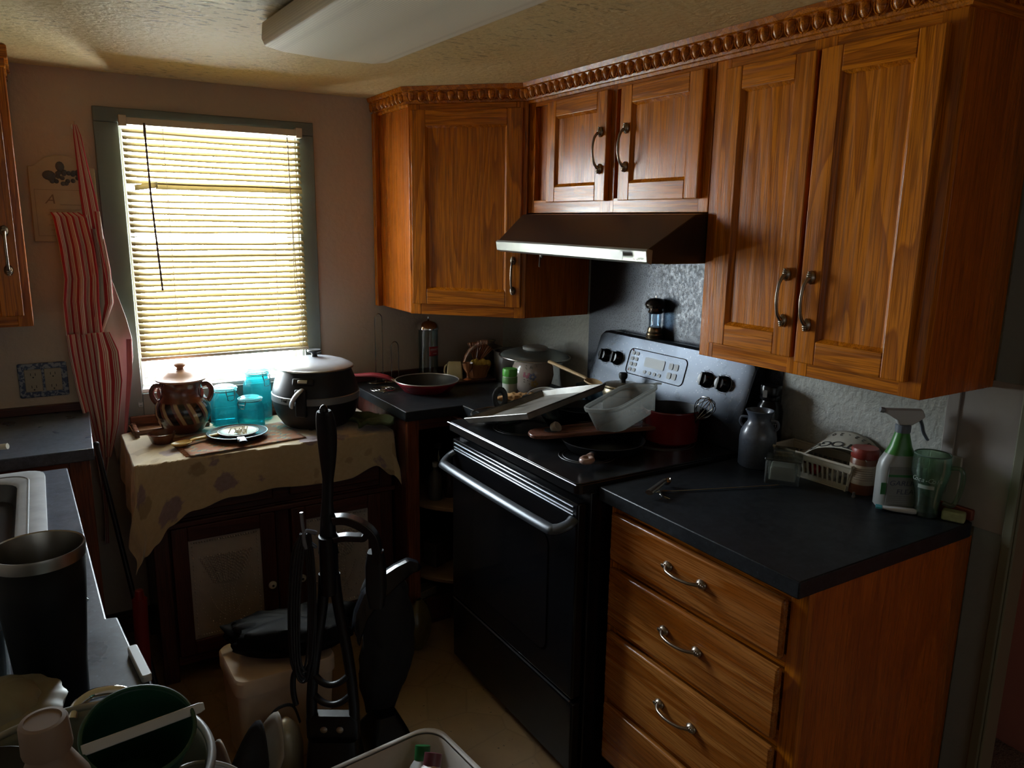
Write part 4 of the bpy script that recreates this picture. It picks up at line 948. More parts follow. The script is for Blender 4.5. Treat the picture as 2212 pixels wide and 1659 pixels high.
bm = B(); tube(bm, smoothpts([(0, 0, 0), (0, -.02, -.004), (0, -.032, .004), (0, -.034, .016)]), .0025, 8); lathe(bm, [(.010, 0), (.010, .003), (.004, .005), (0, .005)], 12, 0, Matrix.Rotation(PI/2, 4, 'X'))
one(bm, 'wall_hook', STEEL, 'small wall hook holding the apron strap', 'hook', (-1.722, -.0005, 1.902))
# plaque
pq = thing('wall_plaque', 'cream arched wall plaque with a grape picture and faint script behind the apron', 'plaque', (-1.772, -.001, 1.515))
bm = B(); pts = [(-.102, 0), (.102, 0), (.102, .245)]+[(.102-.012-.0*k, .245) for k in ()]
top = [(.100, .250), (.085, .252), (.072, .262), (.050, .280), (.020, .289), (0, .290), (-.020, .289), (-.050, .280), (-.072, .262), (-.085, .252), (-.100, .250)]
prism(bm, [(-.102, 0), (.102, 0)]+top, 0, .014, 0, Matrix.Rotation(PI/2, 4, 'X')); fin(bm, 'board', [plain('aged_cream_board', (.40, .34, .24), .5, var=.1)], pq, bevel=.003)
bm = B(); 
for k in range(26):
    a = random.uniform(0, 6.28); r = random.uniform(0, 1)**.5
    ball(bm, (.005+.045*r*math.cos(a), -.0155, .215+.026*r*math.sin(a)), .0075, 1, .3, 1, 8)
ball(bm, (-.005, -.0150, .252), .017, .8, .15, 1, 8); ball(bm, (-.040, -.015, .222), .020, 1, .15, .8, 8); ball(bm, (.055, -.015, .232), .018, 1, .15, .8, 8)
tag(fin(bm, 'grape_picture', [plain('dusky_grapes', (.055, .06, .07), .5, var=.4, scale=60)], pq), label='dark grape bunch painted at the top')
bm = B(); frame(bm, -.088, .088, .02, .175, .0012, -.0152, -.014); fin(bm, 'border_line', plain('ink_brown', (.20, .15, .10), .6), pq)
_ink = plain('ink_brown_script', (.17, .12, .08), .6)
text('script_initial', 'A', .045, _ink, pq, (-.045, -.0145, .142), (PI/2, 0, 0), .0003, shear=.35)
bm = B()
for k in range(6):
    z = .125-.017*k; x0, x1 = (-.055+.006*(k % 2), .055-.010*(k % 3))
    if k == 0: x0 = -.015
    pts = [(x0+(x1-x0)*i/60, -.0146, z+.0022*math.sin(i*1.9+k)*(.6+.4*math.sin(i*.7))) for i in range(61)]
    tube(bm, pts, .0005, 3)
fin(bm, 'script_lines', _ink, pq)
# outlet plate with a blue pattern
opl = thing('outlet_plate', 'double outlet and switch plate with a blue and white patterned border left of the apron', 'outlet', (-1.895, -.001, 1.035))
t = NT('blue_toile'); v = t.coord(); n = t.ramp(t.noise(v, 90, 4, .6), [(.46, 0), (.52, 1)]); t.set(col=t.mix(n, (.24, .26, .30), (.035, .055, .12)), rough=.35)
bm = B(); prism(bm, rrect(.150, .122, .006), 0, .008, 0, Matrix.Rotation(PI/2, 4, 'X')); fin(bm, 'patterned_plate', [t.m], opl, bevel=.003)
_alm = plain('almond_plastic', (.30, .26, .20), .4)
for s in (-1, 1):
    bm = B(); box(bm, s*.030-.026, s*.030+.026, -.013, -.008, -.040, .040); oo = fin(bm, 'outlet', [_alm], opl, bevel=.002)
    bm = B()
    for z in (-.022, .022):
        for x in (-.007, .007): box(bm, s*.030+x-.001, s*.030+x+.001, -.0135, -.0130, z-.004, z+.005)
        lathe(bm, [(.0025, 0), (.0025, .0006), (0, .0006)], 10, 0, Matrix.Translation((s*.030, -.013, z-.010)) @ Matrix.Rotation(PI/2, 4, 'X'))
    fin(bm, 'slots', BLKM, oo)
# clip light on wall under window left
bm = B(); tube(bm, [(-.006, -.004, .008), (-.006, -.006, -.008), (.006, -.006, -.008), (.006, -.004, .008)], .0012, 5); box(bm, -.008, .008, -.003, 0, -.004, .004)
one(bm, 'curtain_bracket', STEEL, 'tiny wire bracket on the trim under the left corner of the window', 'bracket', (-1.594, -.0165, .915))
# ================================================================== on the corner worktop
CTZ = .914
def eul(M): return M.to_euler()
holder_wire = plain('bright_wire', (.42, .41, .39), .25, 1)
hb = B(); 
def loop(h, wd):
    return smoothpts([(-wd/2, 0, .012), (-wd/2, 0, h*.5), (-wd/2, 0, h-.03), (-wd/2*.7, 0, h-.008), (0, 0, h), (wd/2*.7, 0, h-.008), (wd/2, 0, h-.03), (wd/2, 0, h*.5), (wd/2, 0, .012)], 4)
def whold(h, wd, label, loc, rz, lean):
    o_ = thing('wire_rack', label, 'rack', loc, rz)
    bm = B(); tube(bm, [(x, y+lean*z, z) for x, y, z in loop(h, wd)], .0019, 6); fin(bm, 'upright_loop', holder_wire, o_)
    bm = B(); tube(bm, [(.055*math.cos(a*PI/16), .03*math.sin(a*PI/16), .003) for a in range(32)], .0019, 6, closed=True)
    for s in (-1, 1): tube(bm, smoothpts([(s*wd/2, 0, .014), (s*wd/2*1.1, 0, .004), (s*.05, .0, .003)]), .0019, 6)
    fin(bm, 'base_ring', holder_wire, o_)
whold(.300, .034, 'taller thin wire upright loop between the window and the striped-label straw jar'.replace('striped', 'red'), (-.655, -.055, CTZ), .1, .0)
whold(.175, .036, 'shorter thin wire upright loop next to the glass straw jar', (-.585, -.062, CTZ), .1, .0)
tv = thing('wire_trivet', 'wire trivet under the red handle at the left end of the corner worktop', 'trivet', (-.705, -.215, CTZ), .2)
bm = B()
for r in (.05, .035, .02): tube(bm, [(r*math.cos(a*PI/20), r*math.sin(a*PI/20), .006) for a in range(40)], .0019, 6, closed=True)
for a in range(3): tube(bm, [(-.05*math.cos(a*1.05), -.05*math.sin(a*1.05), .004), (.05*math.cos(a*1.05), .05*math.sin(a*1.05), .004)], .0015, 6)
for a in range(3): ball(bm, (.05*math.cos(a*2.1), .05*math.sin(a*2.1), .003), .004)
fin(bm, 'rings', holder_wire, tv)
# straw jar
sj = thing('straw_jar', 'tall clear glass straw jar with chrome dome lid and red label', 'jar', (-.432, -.080, CTZ), .25)
CLEAR = glass('clear_glass', (.93, .95, .94), .12, .04, edge=(.55, .6, .58))
bm = B(); lathe(bm, [(.044, 0), (.046, .006), (.0455, .02), (.043, .025), (.043, .225)], 40, cap=False); lathe(bm, [(.040, .03), (.0405, .225)], 40, cap=False); fin(bm, 'glass_body', CLEAR, sj)
bm = B(); lathe(bm, [(0, 0), (.046, 0), (.047, .006), (.043, .012), (.030, .020), (0, .022)], 32); fin(bm, 'base', STEEL, sj)
bm = B(); lathe(bm, [(.045, .222), (.0475, .224), (.0475, .232), (.043, .238), (.041, .246), (.030, .256), (.014, .261), (.006, .263), (.003, .268), (.004, .274), (.003, .279), (0, .280)], 36); fin(bm, 'lid', CHROME, sj)
bm = B()
def lb(u, v): a = -PI/2-.62+1.24*u; return (.0442*math.cos(a), .0442*math.sin(a), .108+.042*v)
grid(bm, lb, 14, 1); lab = fin(bm, 'label', [plain('red_label', (.30, .035, .045), .4)], sj, solid=.0004)
for k, ch in enumerate("HERSHEY'S"):
    a = -PI/2+(k-4)*.115; text('label_lettering', ch, .0115, WHITEP, lab, (.0450*math.cos(a), .0450*math.sin(a), .137), (PI/2, 0, a+PI/2), .0002)
for k, ch in enumerate('SINCE 1894' if False else 'straws'):
    a = -PI/2+(k-2.5)*.075; text('label_lettering', ch, .0075, WHITEP, lab, (.0450*math.cos(a), .0450*math.sin(a), .120), (PI/2, 0, a+PI/2), .0002)
# red frying pan
rp = thing('red_frying_pan', 'red frying pan with dark non-stick inside, its red handle pointing left to the fryer', 'pan', (-.545, -.305, CTZ))
RED = plain('red_enamel', (.22, .008, .018), .25, coat=.3)
bm = B(); lathe(bm, [(0, 0), (.088, 0), (.096, .004), (.122, .034), (.132, .046)], 56, cap=False); lathe(bm, [(0, .0005), (.0005, .0004)], 8, cap=False); fin(bm, 'bowl', [RED], rp, solid=.0025)
bm = B(); lathe(bm, [(0, .003), (.087, .003), (.095, .007), (.120, .036), (.1285, .046)], 56, cap=False); tag(fin(bm, 'non_stick_lining', plain('worn_non_stick', (.020, .020, .021), .42, var=.5, scale=40), rp), label='dark grey worn non-stick inside')
bm = B(); tube(bm, [(.131*math.cos(a*PI/36), .131*math.sin(a*PI/36), .047) for a in range(72)], .0022, 6, closed=True); tag(fin(bm, 'rim', plain('pale_rim', (.50, .46, .44), .3, .5), rp), label='pale metal rim')
hd = Vector((-.235, .175, 0)).normalized()
bm = B(); P_ = smoothpts([hd*.145+Vector((0, 0, .040)), hd*.17+Vector((0, 0, .052)), hd*.22+Vector((0, 0, .060)), hd*.27+Vector((0, 0, .058)), hd*.315+Vector((0, 0, .056))], 5); n_ = len(P_)
tube(bm, P_, [.009+.005*math.sin(PI*min(1, i/(n_-1)*1.1)) for i in range(n_)], 12, flat=(1.15, .7), up=(0, 0, 1)); tag(fin(bm, 'handle', plain('red_silicone', (.26, .02, .035), .45), rp), label='soft red handle')
bm = B()
for s in (-1, 1): pe = Vector((-hd.y, hd.x, 0))*s*.011; tube(bm, [hd*.118+pe+Vector((0, 0, .030)), hd*.15+pe*.8+Vector((0, 0, .046))], .003, 6)
fin(bm, 'handle_bracket', STEEL, rp)
# dark tray with slab and amber basket
bm = B(); prism(bm, rrect(.20, .13, .02), 0, .006); prism(bm, rrect(.205, .135, .022), .006, .012)
one(bm, 'serving_tray', plain('dark_red_lacquer', (.05, .014, .012), .3), 'dark lacquered tray under the amber basket on the corner worktop', 'tray', (-.280, -.200, CTZ), (0, 0, -.1), bevel=.003)
bm = B(); loft(bm, [[(x, y, 0) for x, y in rrect(.070, .020, .006)], [(x*.98, y, .03) for x, y in rrect(.070, .022, .007)], [(x*.95, y+.004, .066) for x, y in rrect(.066, .016, .006)], [(x*.8, y+.006, .074) for x, y in rrect(.066, .012, .005)]])
tube(bm, smoothpts([(-.033, 0, .014), (-.044, 0, .024), (-.042, 0, .05), (-.032, 0, .06)]), .004, 8)
one(bm, 'butter_yellow_holder', plain('pale_yellow_ceramic', (.52, .44, .24), .35), 'pale yellow upright ceramic napkin holder at the left end of the dark tray', 'holder', (-.352, -.178, CTZ+.0125), (0, 0, -.55))
AMB = plain('amber_brown_glaze', (.32, .12, .05), .15, var=.35, scale=30, coat=.6)
ab = thing('amber_basket', 'glossy amber brown ribbed basket with a braided arched handle and yellow inside', 'basket', (-.258, -.205, CTZ+.0125), -.35)
bm = B(); lathe(bm, [(0, 0), (.034, 0), (.036, .004), (.040, .02), (.050, .050), (.054, .062), (.050, .060), (.044, .045), (.034, .01), (0, .008)], 48, fn=lambda a, z: 1+.04*math.cos(a*16), sx=1.25, sy=.8); fin(bm, 'ribbed_bowl', AMB, ab)
bm = B()
for k in range(26):
    t_ = k/25; a = PI*(1-t_*.62); x = .02+.075*math.cos(a); z = .058+.105*math.sin(a)*(.62+.38*t_); ball(bm, (x, 0, z), .0125, .55, 1.2, 1.0, 8)
fin(bm, 'braided_handle', plain('braid_glaze', (.38, .18, .09), .3, var=.4, scale=60), ab)
bm = B()
def fan(u, v): a = 1.9-1.15*u; r = .02+.085*v; return (-.005+r*math.cos(a), -.006+.004*math.sin(u*60), .055+r*math.sin(a))
grid(bm, fan, 40, 6); fin(bm, 'fluted_back', AMB, ab, solid=.003)
bm = B()
for k in range(7): ball(bm, (-.018+.011*k, -.026, .070+.004*math.sin(k*2)), .013, 1, .5, 1.15, 8)
tag(fin(bm, 'yellow_flower', plain('mustard_yellow', (.50, .30, .03), .5), ab), label='mustard yellow scalloped patch')
bm = B(); lathe(bm, [(.018, 0), (.020, .002), (.006, .010), (.005, .030), (.020, .050), (.024, .075), (.022, .075), (.018, .052), (0, .034)], 24, fn=lambda a, z: 1+.05*math.cos(a*10))
one(bm, 'amber_goblet', AMB, 'small amber pressed-glass goblet between the yellow holder and the basket', 'goblet', (-.318, -.238, CTZ+.0125))
# dark canister with glass lid
dj = thing('dark_canister', 'dark canister with a shiny knobbed glass lid in the far corner', 'canister', (-.105, -.085, CTZ))
bm = B(); lathe(bm, [(0, 0), (.050, 0), (.052, .006), (.052, .105), (.046, .112), (0, .112)], 36); fin(bm, 'body', plain('dark_brown_tin', (.030, .018, .014), .35), dj)
bm = B(); lathe(bm, [(0, .112), (.047, .112), (.049, .118), (.040, .128), (.018, .134), (.008, .137), (.008, .144), (.014, .150), (.012, .156), (0, .158)], 32, fn=lambda a, z: 1+.03*math.cos(a*12)); fin(bm, 'glass_lid', plain('cut_glass_look', (.22, .21, .20), .08, .3), dj)
# steel pot in the corner
sp = thing('steel_stock_pot', 'steel pot in the corner behind the floral crock', 'pot', (-.105, -.275, CTZ))
bm = B(); lathe(bm, [(0, 0), (.086, 0), (.090, .006), (.090, .130), (.093, .133), (.090, .134), (.086, .13), (.085, .01), (0, .008)], 48); fin(bm, 'body', STEEL, sp)
# big domed lid resting on the crock
gd_ = thing('glass_dome_lid', 'wide domed glass lid with a flat grey knob resting on the floral crock', 'lid', (-.152, -.505, CTZ), rot=(.03, .02, 0))
bm = B(); lathe(bm, [(.146, .146), (.135, .156), (.10, .168), (.06, .175), (.02, .178), (0, .1785)], 56, cap=False); lid = fin(bm, 'dome', glass('smoked_lid_glass', (.55, .60, .58), .5, .10, edge=(.3, .32, .3), glow=.25), gd_)
bm = B(); tube(bm, [(.147*math.cos(a*PI/40), .147*math.sin(a*PI/40), .147) for a in range(80)], .0035, 8, closed=True); fin(bm, 'steel_rim', STEEL, gd_)
bm = B(); lathe(bm, [(.048, .166), (.052, .1755), (.052, .186), (.046, .189), (.030, .190), (0, .190)], 40); tag(fin(bm, 'knob', plain('grey_lid_knob', (.30, .31, .29), .35), gd_), label='wide flat grey knob')
# floral crock
ck_ = thing('floral_crock', 'round cream ceramic crock with pink and blue painted flowers under the wide glass lid', 'crock', (-.155, -.505, CTZ))
bm = B(); lathe(bm, [(0, 0), (.058, 0), (.062, .004), (.080, .035), (.088, .070), (.084, .105), (.070, .132), (.060, .140), (.060, .146), (.054, .146), (.054, .138), (.078, .10), (.080, .07), (.055, .01), (0, .008)], 56); fin(bm, 'body', [plain('blush_cream_glaze', (.46, .38, .33), .22, coat=.4)], ck_)
def petal(u0, z0, r, mat, nm, n=5):
    bm = B(); a0 = u0
    for k in range(n):
        q = 2*PI*k/n; da = r*math.cos(q)/.086; z = z0+r*math.sin(q)
        # radius of the crock wall at z
        rad = .062+(z-.004)*.58 if z < .035 else (.080+(z-.035)*.23 if z < .07 else .088-(z-.07)*.17)
        ball(bm, (rad*math.cos(a0+da)*.999, rad*math.sin(a0+da)*.999, z), r*.62, 1, 1, 1, 8)
        for v_ in bm.verts[-1:]: pass
    for v_ in bm.verts:                                              # flatten onto the glaze
        rr = math.hypot(v_.co.x, v_.co.y); z = v_.co.z; rad = .062+(z-.004)*.58 if z < .035 else (.080+(z-.035)*.23 if z < .07 else (.088-(z-.07)*.17 if z < .105 else .084-(z-.105)*.52))
        f = (rad+.0008+.06*max(0, rr-rad))/rr; v_.co.x *= f; v_.co.y *= f
    return tag(fin(bm, 'painted_flower', mat, ck_), label=nm)
petal(-2.45, .085, .011, plain('paint_pink', (.40, .14, .18), .3), 'pink painted flower'); petal(-2.15, .075, .010, plain('paint_blue', (.14, .16, .28), .3), 'blue painted flower'); petal(-2.05, .045, .010, plain('paint_yellow', (.45, .30, .10), .3), 'yellow painted flower')
bm = B()
for k in range(14):
    a = -2.3+random.uniform(-.35, .45); z = random.uniform(.04, .12); q = random.uniform(0, 6)
    pts = []
    for j in range(6):
        aa = a+.018*j*math.cos(q); zz = z+.0016*j*math.sin(q)+.002*math.sin(j); rad = .062+(zz-.004)*.58 if zz < .035 else (.080+(zz-.035)*.23 if zz < .07 else (.088-(zz-.07)*.17 if zz < .105 else .084-(zz-.105)*.52))
        pts.append(((rad+.0005)*math.cos(aa), (rad+.0005)*math.sin(aa), zz))
    tube(bm, pts, .0007, 4)
fin(bm, 'painted_stems', plain('paint_grey_green', (.08, .09, .07), .3), ck_)
# green-capped cheese shaker
sh = thing('green_cap_shaker', 'plastic cheese shaker with a bright green cap left of the floral crock', 'shaker', (-.300, -.560, CTZ), .9)
bm = B(); lathe(bm, [(0, 0), (.028, 0), (.030, .004), (.030, .080), (.027, .088), (0, .088)], 32); fin(bm, 'body', [plain('pale_shaker_plastic', (.46, .48, .42), .4)], sh)
bm = B(); lathe(bm, [(0, .086), (.029, .086), (.030, .090), (.030, .112), (.028, .116), (0, .117)], 40, fn=lambda a, z: 1+.012*math.cos(a*30)); fin(bm, 'cap', plain('bright_green_plastic', (.09, .38, .05), .4), sh)
bm = B(); lathe(bm, [(.0305, .058), (.0308, .060), (.0308, .082), (.0303, .084)], 32, cap=False); fin(bm, 'green_band', plain('leaf_green', (.10, .24, .07), .5), sh)
bm = B(); lathe(bm, [(0, 0), (.011, 0), (.011, .0012), (0, .0012)], 20, 0, Matrix.Translation((0, -.0302, .022)) @ Matrix.Rotation(PI/2, 4, 'X') @ Matrix.Diagonal((1.3, .7, 1, 1))); fin(bm, 'red_emblem', plain('label_red', (.35, .03, .05), .5), sh)
# bits on the worktop edge by the stove
bm = B()
def crust(u, v):
    a = 2*PI*v; r = .024*(1-.15*abs(2*u-1)**2)*(.25+.75*min(1, u*2.6)); k = 1+.35*mnoise.noise(Vector((u*14, math.cos(a)*2, math.sin(a)*2)))
    return (-.09+.17*u, r*1.15*k*math.cos(a), .024+.8*r*k*math.sin(a))
grid(bm, crust, 46, 18); bmesh.ops.remove_doubles(bm, verts=bm.verts[:], dist=.0003)
one(bm, 'pastry_crust', plain('golden_crust', (.50, .28, .12), .7, var=.4, scale=80, bump=.5), 'crumpled golden brown rolled cloth lying in front of the green-capped shaker', 'cloth', (-.345, -.690, CTZ+.003), (0, 0, -.30))
# ================================================================== on the stove
SZ = .9265
gl = thing('glass_pan_lid', 'round glass pan lid with a black loop handle at the left back of the cooktop', 'lid', (-.515, -.845, SZ))
gl.scale = (.9, .9, 1)
bm = B(); lathe(bm, [(.112, .006), (.10, .010), (.07, .014), (.03, .016), (0, .017)], 48, cap=False); fin(bm, 'glass_dome', glass('lid_glass', (.70, .74, .72), .4, .08, edge=(.5, .53, .5)), gl)
bm = B(); tube(bm, [(.113*math.cos(a*PI/36), .113*math.sin(a*PI/36), .005) for a in range(72)], .0035, 8, closed=True); fin(bm, 'steel_rim', STEEL, gl)
bm = B(); tube(bm, [(.021*math.cos(a), .004, .062+.032*math.sin(a)) for a in [PI*1.5+2*PI*k/28 for k in range(28)]], .0068, 10, closed=True, flat=(1, 1.6)); lathe(bm, [(0, .015), (.012, .015), (.010, .036), (0, .036)], 16); fin(bm, 'handle_loop', BLKM, gl, rot=(0, 0, -.6))
# metal baking sheet resting on the pans
bs = thing('baking_sheet', 'worn grey metal baking sheet tilted across the pans on the stove', 'baking sheet', (-.681, -.900, SZ+.001), rot=None)
ex = Vector((-.626+.681, -1.213+.900, 1.003-.923)).normalized(); ey = Vector((-.310+.681, -.824+.900, .969-.923)); ey = (ey-ex*ey.dot(ex)).normalized(); ez = ex.cross(ey)
if ez.z < 0: ez = -ez
ez = ex.cross(ey); MR = Matrix((ex, ey, ez)).transposed(); bs.rotation_euler = MR.to_euler()
WL, LL = .322, .375; zu = 1 if ez.z > 0 else -1
bm = B()
def ring(i, z): return [(i, i, z), (WL-i, i, z), (WL-i, LL-i, z), (i, LL-i, z)]
loft(bm, [ring(0, .020*zu), ring(.008, .002*zu), ring(.010, 0)], cap0=False, cap1=True)
t = NT('worn_baking_steel'); v = t.coord(); n = t.noise(v, 9, 5, .5); t.set(col=t.mix(t.ramp(n, [(.35, 0), (.7, 1)]), (.20, .18, .15), (.40, .385, .35)), rough=.42, metal=.3)
fin(bm, 'tray', [t.m], bs, solid=.0014, smooth=False)
bm = B(); R_ = ring(0, .0205*zu); tube(bm, R_+[R_[0]], .0022, 6); fin(bm, 'rolled_rim', STEEL, bs)
# stacked skillet, board, frying pan under the tub
sk2 = thing('black_skillet', 'black skillet on the front right burner under the wooden board', 'pan', (-.450, -1.355, SZ))
bm = B(); lathe(bm, [(0, 0), (.100, 0), (.108, .004), (.126, .030), (.129, .033), (.126, .034), (.104, .007), (0, .005)], 48); fin(bm, 'bowl', [BLKM], sk2)
hv = Vector((-.165, -.135, 0)).normalized()
bm = B(); tube(bm, [hv*.12+Vector((0, 0, .022)), hv*.16+Vector((0, 0, .026))], .011, 10, flat=(1, .6), up=(0, 0, 1)); fin(bm, 'neck', [BLKM], sk2)
bm = B(); P_ = [hv*.155+Vector((0, 0, .026)), hv*.170+Vector((0, 0, .026)), hv*.185+Vector((0, 0, .026))]; tube(bm, P_, [.009, .0115, .013], 12, flat=(1, .8), up=(0, 0, 1))
sd = Vector((-hv.y, hv.x, 0)); c0 = hv*.206+Vector((0, 0, .026)); tube(bm, [c0+hv*.019*math.cos(a)+sd*.014*math.sin(a) for a in [2*PI*k/24 for k in range(24)]], .0085, 10, closed=True)
tag(fin(bm, 'ceramic_handle', plain('pinkish_ceramic', (.30, .19, .15), .3), sk2), label='pinkish ring-shaped ceramic grip')
bd2 = thing('wooden_board', 'reddish wooden paddle board with a round cork stopper, lying on the skillet', 'board', (-.425, -1.290, SZ+.041), rot=(.03, -.04, -.30))
bm = B(); pts = rrect(.44, .115, .045, 6); 
prism(bm, [(x, y*(1-.35*max(0, -(x+.05))/.2)) for x, y in pts], 0, .012); fin(bm, 'board', [oak('board_wood', True, lt=(.17, .07, .045), dk=(.10, .038, .026), ring=6)], bd2, bevel=.003)
bm = B(); lathe(bm, [(0, .0122), (.024, .0122), (.024, .0132), (0, .0132)], 24); fin(bm, 'hole', DARK, bd2, (-.145, .006, 0))
bm = B(); lathe(bm, [(0, .0), (.015, 0), (.018, .004), (.018, .018), (.015, .022), (0, .022)], 24); one(bm, 'cork_stopper', plain('grey_cork', (.22, .19, .15), .8, var=.3), 'round greyish cork stopper on the wooden board', 'stopper', (-.556, -1.240, SZ+.049), (.9, .2, .3))
# clear casserole dish on the left front, under the sheet
bm = B(); lathe(bm, [(0, 0), (.070, 0), (.082, .006), (.100, .034), (.104, .040), (.101, .040), (.080, .010), (0, .005)], 48)
one(bm, 'glass_dish', glass('dish_glass', (.55, .58, .56), .3, .08, edge=(.3, .32, .3)), 'shallow smoky glass dish between the baking sheet and the plastic tub', 'dish', (-.375, -1.085, SZ))
# black pan under the sheet at the back
bp = thing('black_frying_pan', 'black frying pan on the back left burner, pale rimmed, below the baking sheet', 'pan', (-.255, -.985-.01, SZ))
bm = B(); lathe(bm, [(0, 0), (.080, 0), (.088, .005), (.10, .032), (.103, .036), (.099, .036), (.084, .009), (0, .006)], 48); fin(bm, 'bowl', [BLKM], bp)
# white saucepan lid leaning with black grip
wl = thing('white_saucepan', 'small white enamel saucepan with a black grip on the corner worktop behind the baking sheet', 'saucepan', (-.262, -.748, CTZ), .5)
bm = B(); lathe(bm, [(0, 0), (.046, 0), (.052, .006), (.058, .046), (.060, .050), (.056, .049), (.049, .01), (0, .006)], 40); fin(bm, 'bowl', [WHITEP], wl, rot=(0, -.25, 0))
bm = B(); tube(bm, smoothpts([(-.055, 0, .040), (-.075, .0, .050), (-.115, .01, .058), (-.135, .012, .056)]), .008, 10, flat=(1.2, .7)); fin(bm, 'handle', [BLKM], wl)
# glass bowl with wooden spoon
gb = thing('glass_bowl', 'clear straight-sided glass bowl at the back left of the stove holding a wooden spoon', 'bowl', (-.130, -.900, SZ))
bm = B(); lathe(bm, [(0, 0), (.052, 0), (.062, .008), (.074, .078), (.076, .084), (.073, .084), (.070, .076), (.056, .012), (0, .008)], 48); fin(bm, 'glass_body', glass('bowl_glass', (.70, .76, .77), .4, .10, edge=(.42, .48, .5)), gb)
spb = spoon('wooden_spoon', WOODSP, 'pale wooden spoon across the rim of the clear glass bowl, handle up to the left', (-.205, -.985, SZ+.098), (0, 0, 0), .27, .030)
dn = Vector((-.235+.215, -.60+.985+.02, .055)).normalized(); zz = Vector((0, 0, 1)); yy_ = -dn; xx_ = yy_.cross(zz).normalized(); spb.rotation_euler = Matrix((xx_, yy_, xx_.cross(yy_))).transposed().to_euler()
# brass-coloured tin with black knob
bc = thing('brass_canister', 'dull brass canister with a black knobbed lid in front of the control panel', 'canister', (-.150, -1.080, SZ))
bm = B(); lathe(bm, [(0, 0), (.066, 0), (.068, .004), (.068, .098), (.066, .101), (0, .101)], 48); fin(bm, 'body', plain('dull_brass', (.36, .29, .19), .35, .8, var=.2), bc)
bm = B(); lathe(bm, [(.069, .088), (.071, .090), (.071, .108), (.068, .112), (.069, .116), (.071, .118), (.068, .122), (.03, .128), (0, .129)], 48); lid = fin(bm, 'lid', plain('brass_lid', (.40, .33, .22), .3, .85, var=.15), bc)
bm = B(); lathe(bm, [(.010, .128), (.009, .138), (.015, .146), (.016, .158), (.013, .163), (0, .164)], 24); fin(bm, 'knob', BLKM, lid)
# translucent plastic tub
TUB = translucent('cloudy_plastic', (.36, .37, .34), .40, .28, tf=.55)
tb = thing('plastic_tub', 'cloudy translucent plastic food tub tilted on the wooden board', 'tub', (-.345, -1.335, SZ+.074), rot=(-.16, -.19, .25))
tb.scale = (.84, .74, .84)
bm = B()
def rr_(w__, d__, z, r=.05): return [(x, y, z) for x, y in rrect(w__, d__, r, 6)]
loft(bm, [rr_(.225, .135, .004, .03), rr_(.235, .145, 0, .035), rr_(.245, .155, .004, .045), rr_(.285, .185, .088, .055), rr_(.287, .187, .094, .055)][1:], cap0=True, cap1=False)
fin(bm, 'body', [TUB], tb, solid=.0014)
bm = B(); loft(bm, [rr_(.287, .187, .082, .055), rr_(.296, .196, .083, .058), rr_(.298, .198, .096, .058), rr_(.287, .187, .098, .055)], cap0=False, cap1=False); prism(bm, [(.14, -.098), (.158, -.085), (.158, -.06), (.142, -.045)], .092, .095); fin(bm, 'rim', [TUB], tb, solid=.0012)
# red pot with whisk
rdp = thing('red_pot', 'dark red saucepan with black inside behind the plastic tub at the right of the stove', 'pot', (-.190, -1.372, SZ))
bm = B(); lathe(bm, [(0, 0), (.080, 0), (.086, .006), (.090, .100), (.092, .106)], 48, cap=False); lathe(bm, [(0, .001), (.001, .001)], 6, cap=False); fin(bm, 'bowl', [plain('deep_red_enamel', (.15, .008, .010), .22, coat=.3)], rdp, solid=.002)
bm = B(); lathe(bm, [(0, .003), (.083, .004), (.0875, .100), (.090, .107)], 48, cap=False); tag(fin(bm, 'lining', BLKM, rdp), label='black inside of the red pot')
wk = thing('wire_whisk', 'wire balloon whisk standing head up in the red pot', 'whisk', (-.165, -1.425, SZ+.035), rot=(.62, .22, -.4))
WIREB = plain('whisk_wire', (.40, .38, .34), .22, 1)
bm = B()
for k in range(5):
    a = PI*k/5+.2; P_ = [(0, 0, .06), (.018, 0, .085), (.030, 0, .115), (.026, 0, .140), (0, 0, .155), (-.026, 0, .140), (-.030, 0, .115), (-.018, 0, .085), (0, 0, .06)]
    M = Matrix.Rotation(a, 4, 'Z'); tube(bm, [M @ p for p in smoothpts(P_, 5)], .0013, 6)
fin(bm, 'wire_head', WIREB, wk); bm = B(); tube(bm, [(0, 0, -.02), (0, 0, .065)], .006, 10); fin(bm, 'handle', WIREB, wk)
# pepper mill on the stove panel
pm = thing('pepper_mill', 'antique metal and ribbed glass pepper mill standing on top of the control panel', 'pepper mill', (-.030-.008, -1.106, 1.2085))
bm = B(); lathe(bm, [(0, 0), (.029, 0), (.030, .004), (.027, .009), (.029, .013), (.028, .018), (.025, .022), (.026, .027), (.024, .036), (.022, .040), (0, .040)], 36); fin(bm, 'base', plain('old_brass', (.26, .20, .13), .28, 1), pm)
bm = B(); lathe(bm, [(.0205, .038), (.0215, .086), (.021, .092)], 48, fn=lambda a, z: 1+.045*math.cos(a*12), cap=False); lathe(bm, [(.017, .04), (.0175, .09)], 24, cap=False); fin(bm, 'ribbed_glass', glass('mill_glass', (.80, .88, .95), .5, .06, edge=(.35, .4, .48)), pm)
bm = B(); lathe(bm, [(0, .086), (.022, .088), (.027, .092), (.024, .098), (.022, .102), (.034, .108), (.038, .118), (.034, .130), (.020, .140), (.006, .143), (0, .143)], 36, sx=1, sy=1); tag(fin(bm, 'cap', plain('dark_pewter_cap', (.17, .14, .12), .22, 1), pm), label='mushroom-shaped dark metal cap')
bm = B(); tube(bm, [(0, 0, .142), (0, 0, .150)], .0018, 6); fin(bm, 'stud', STEEL, pm)

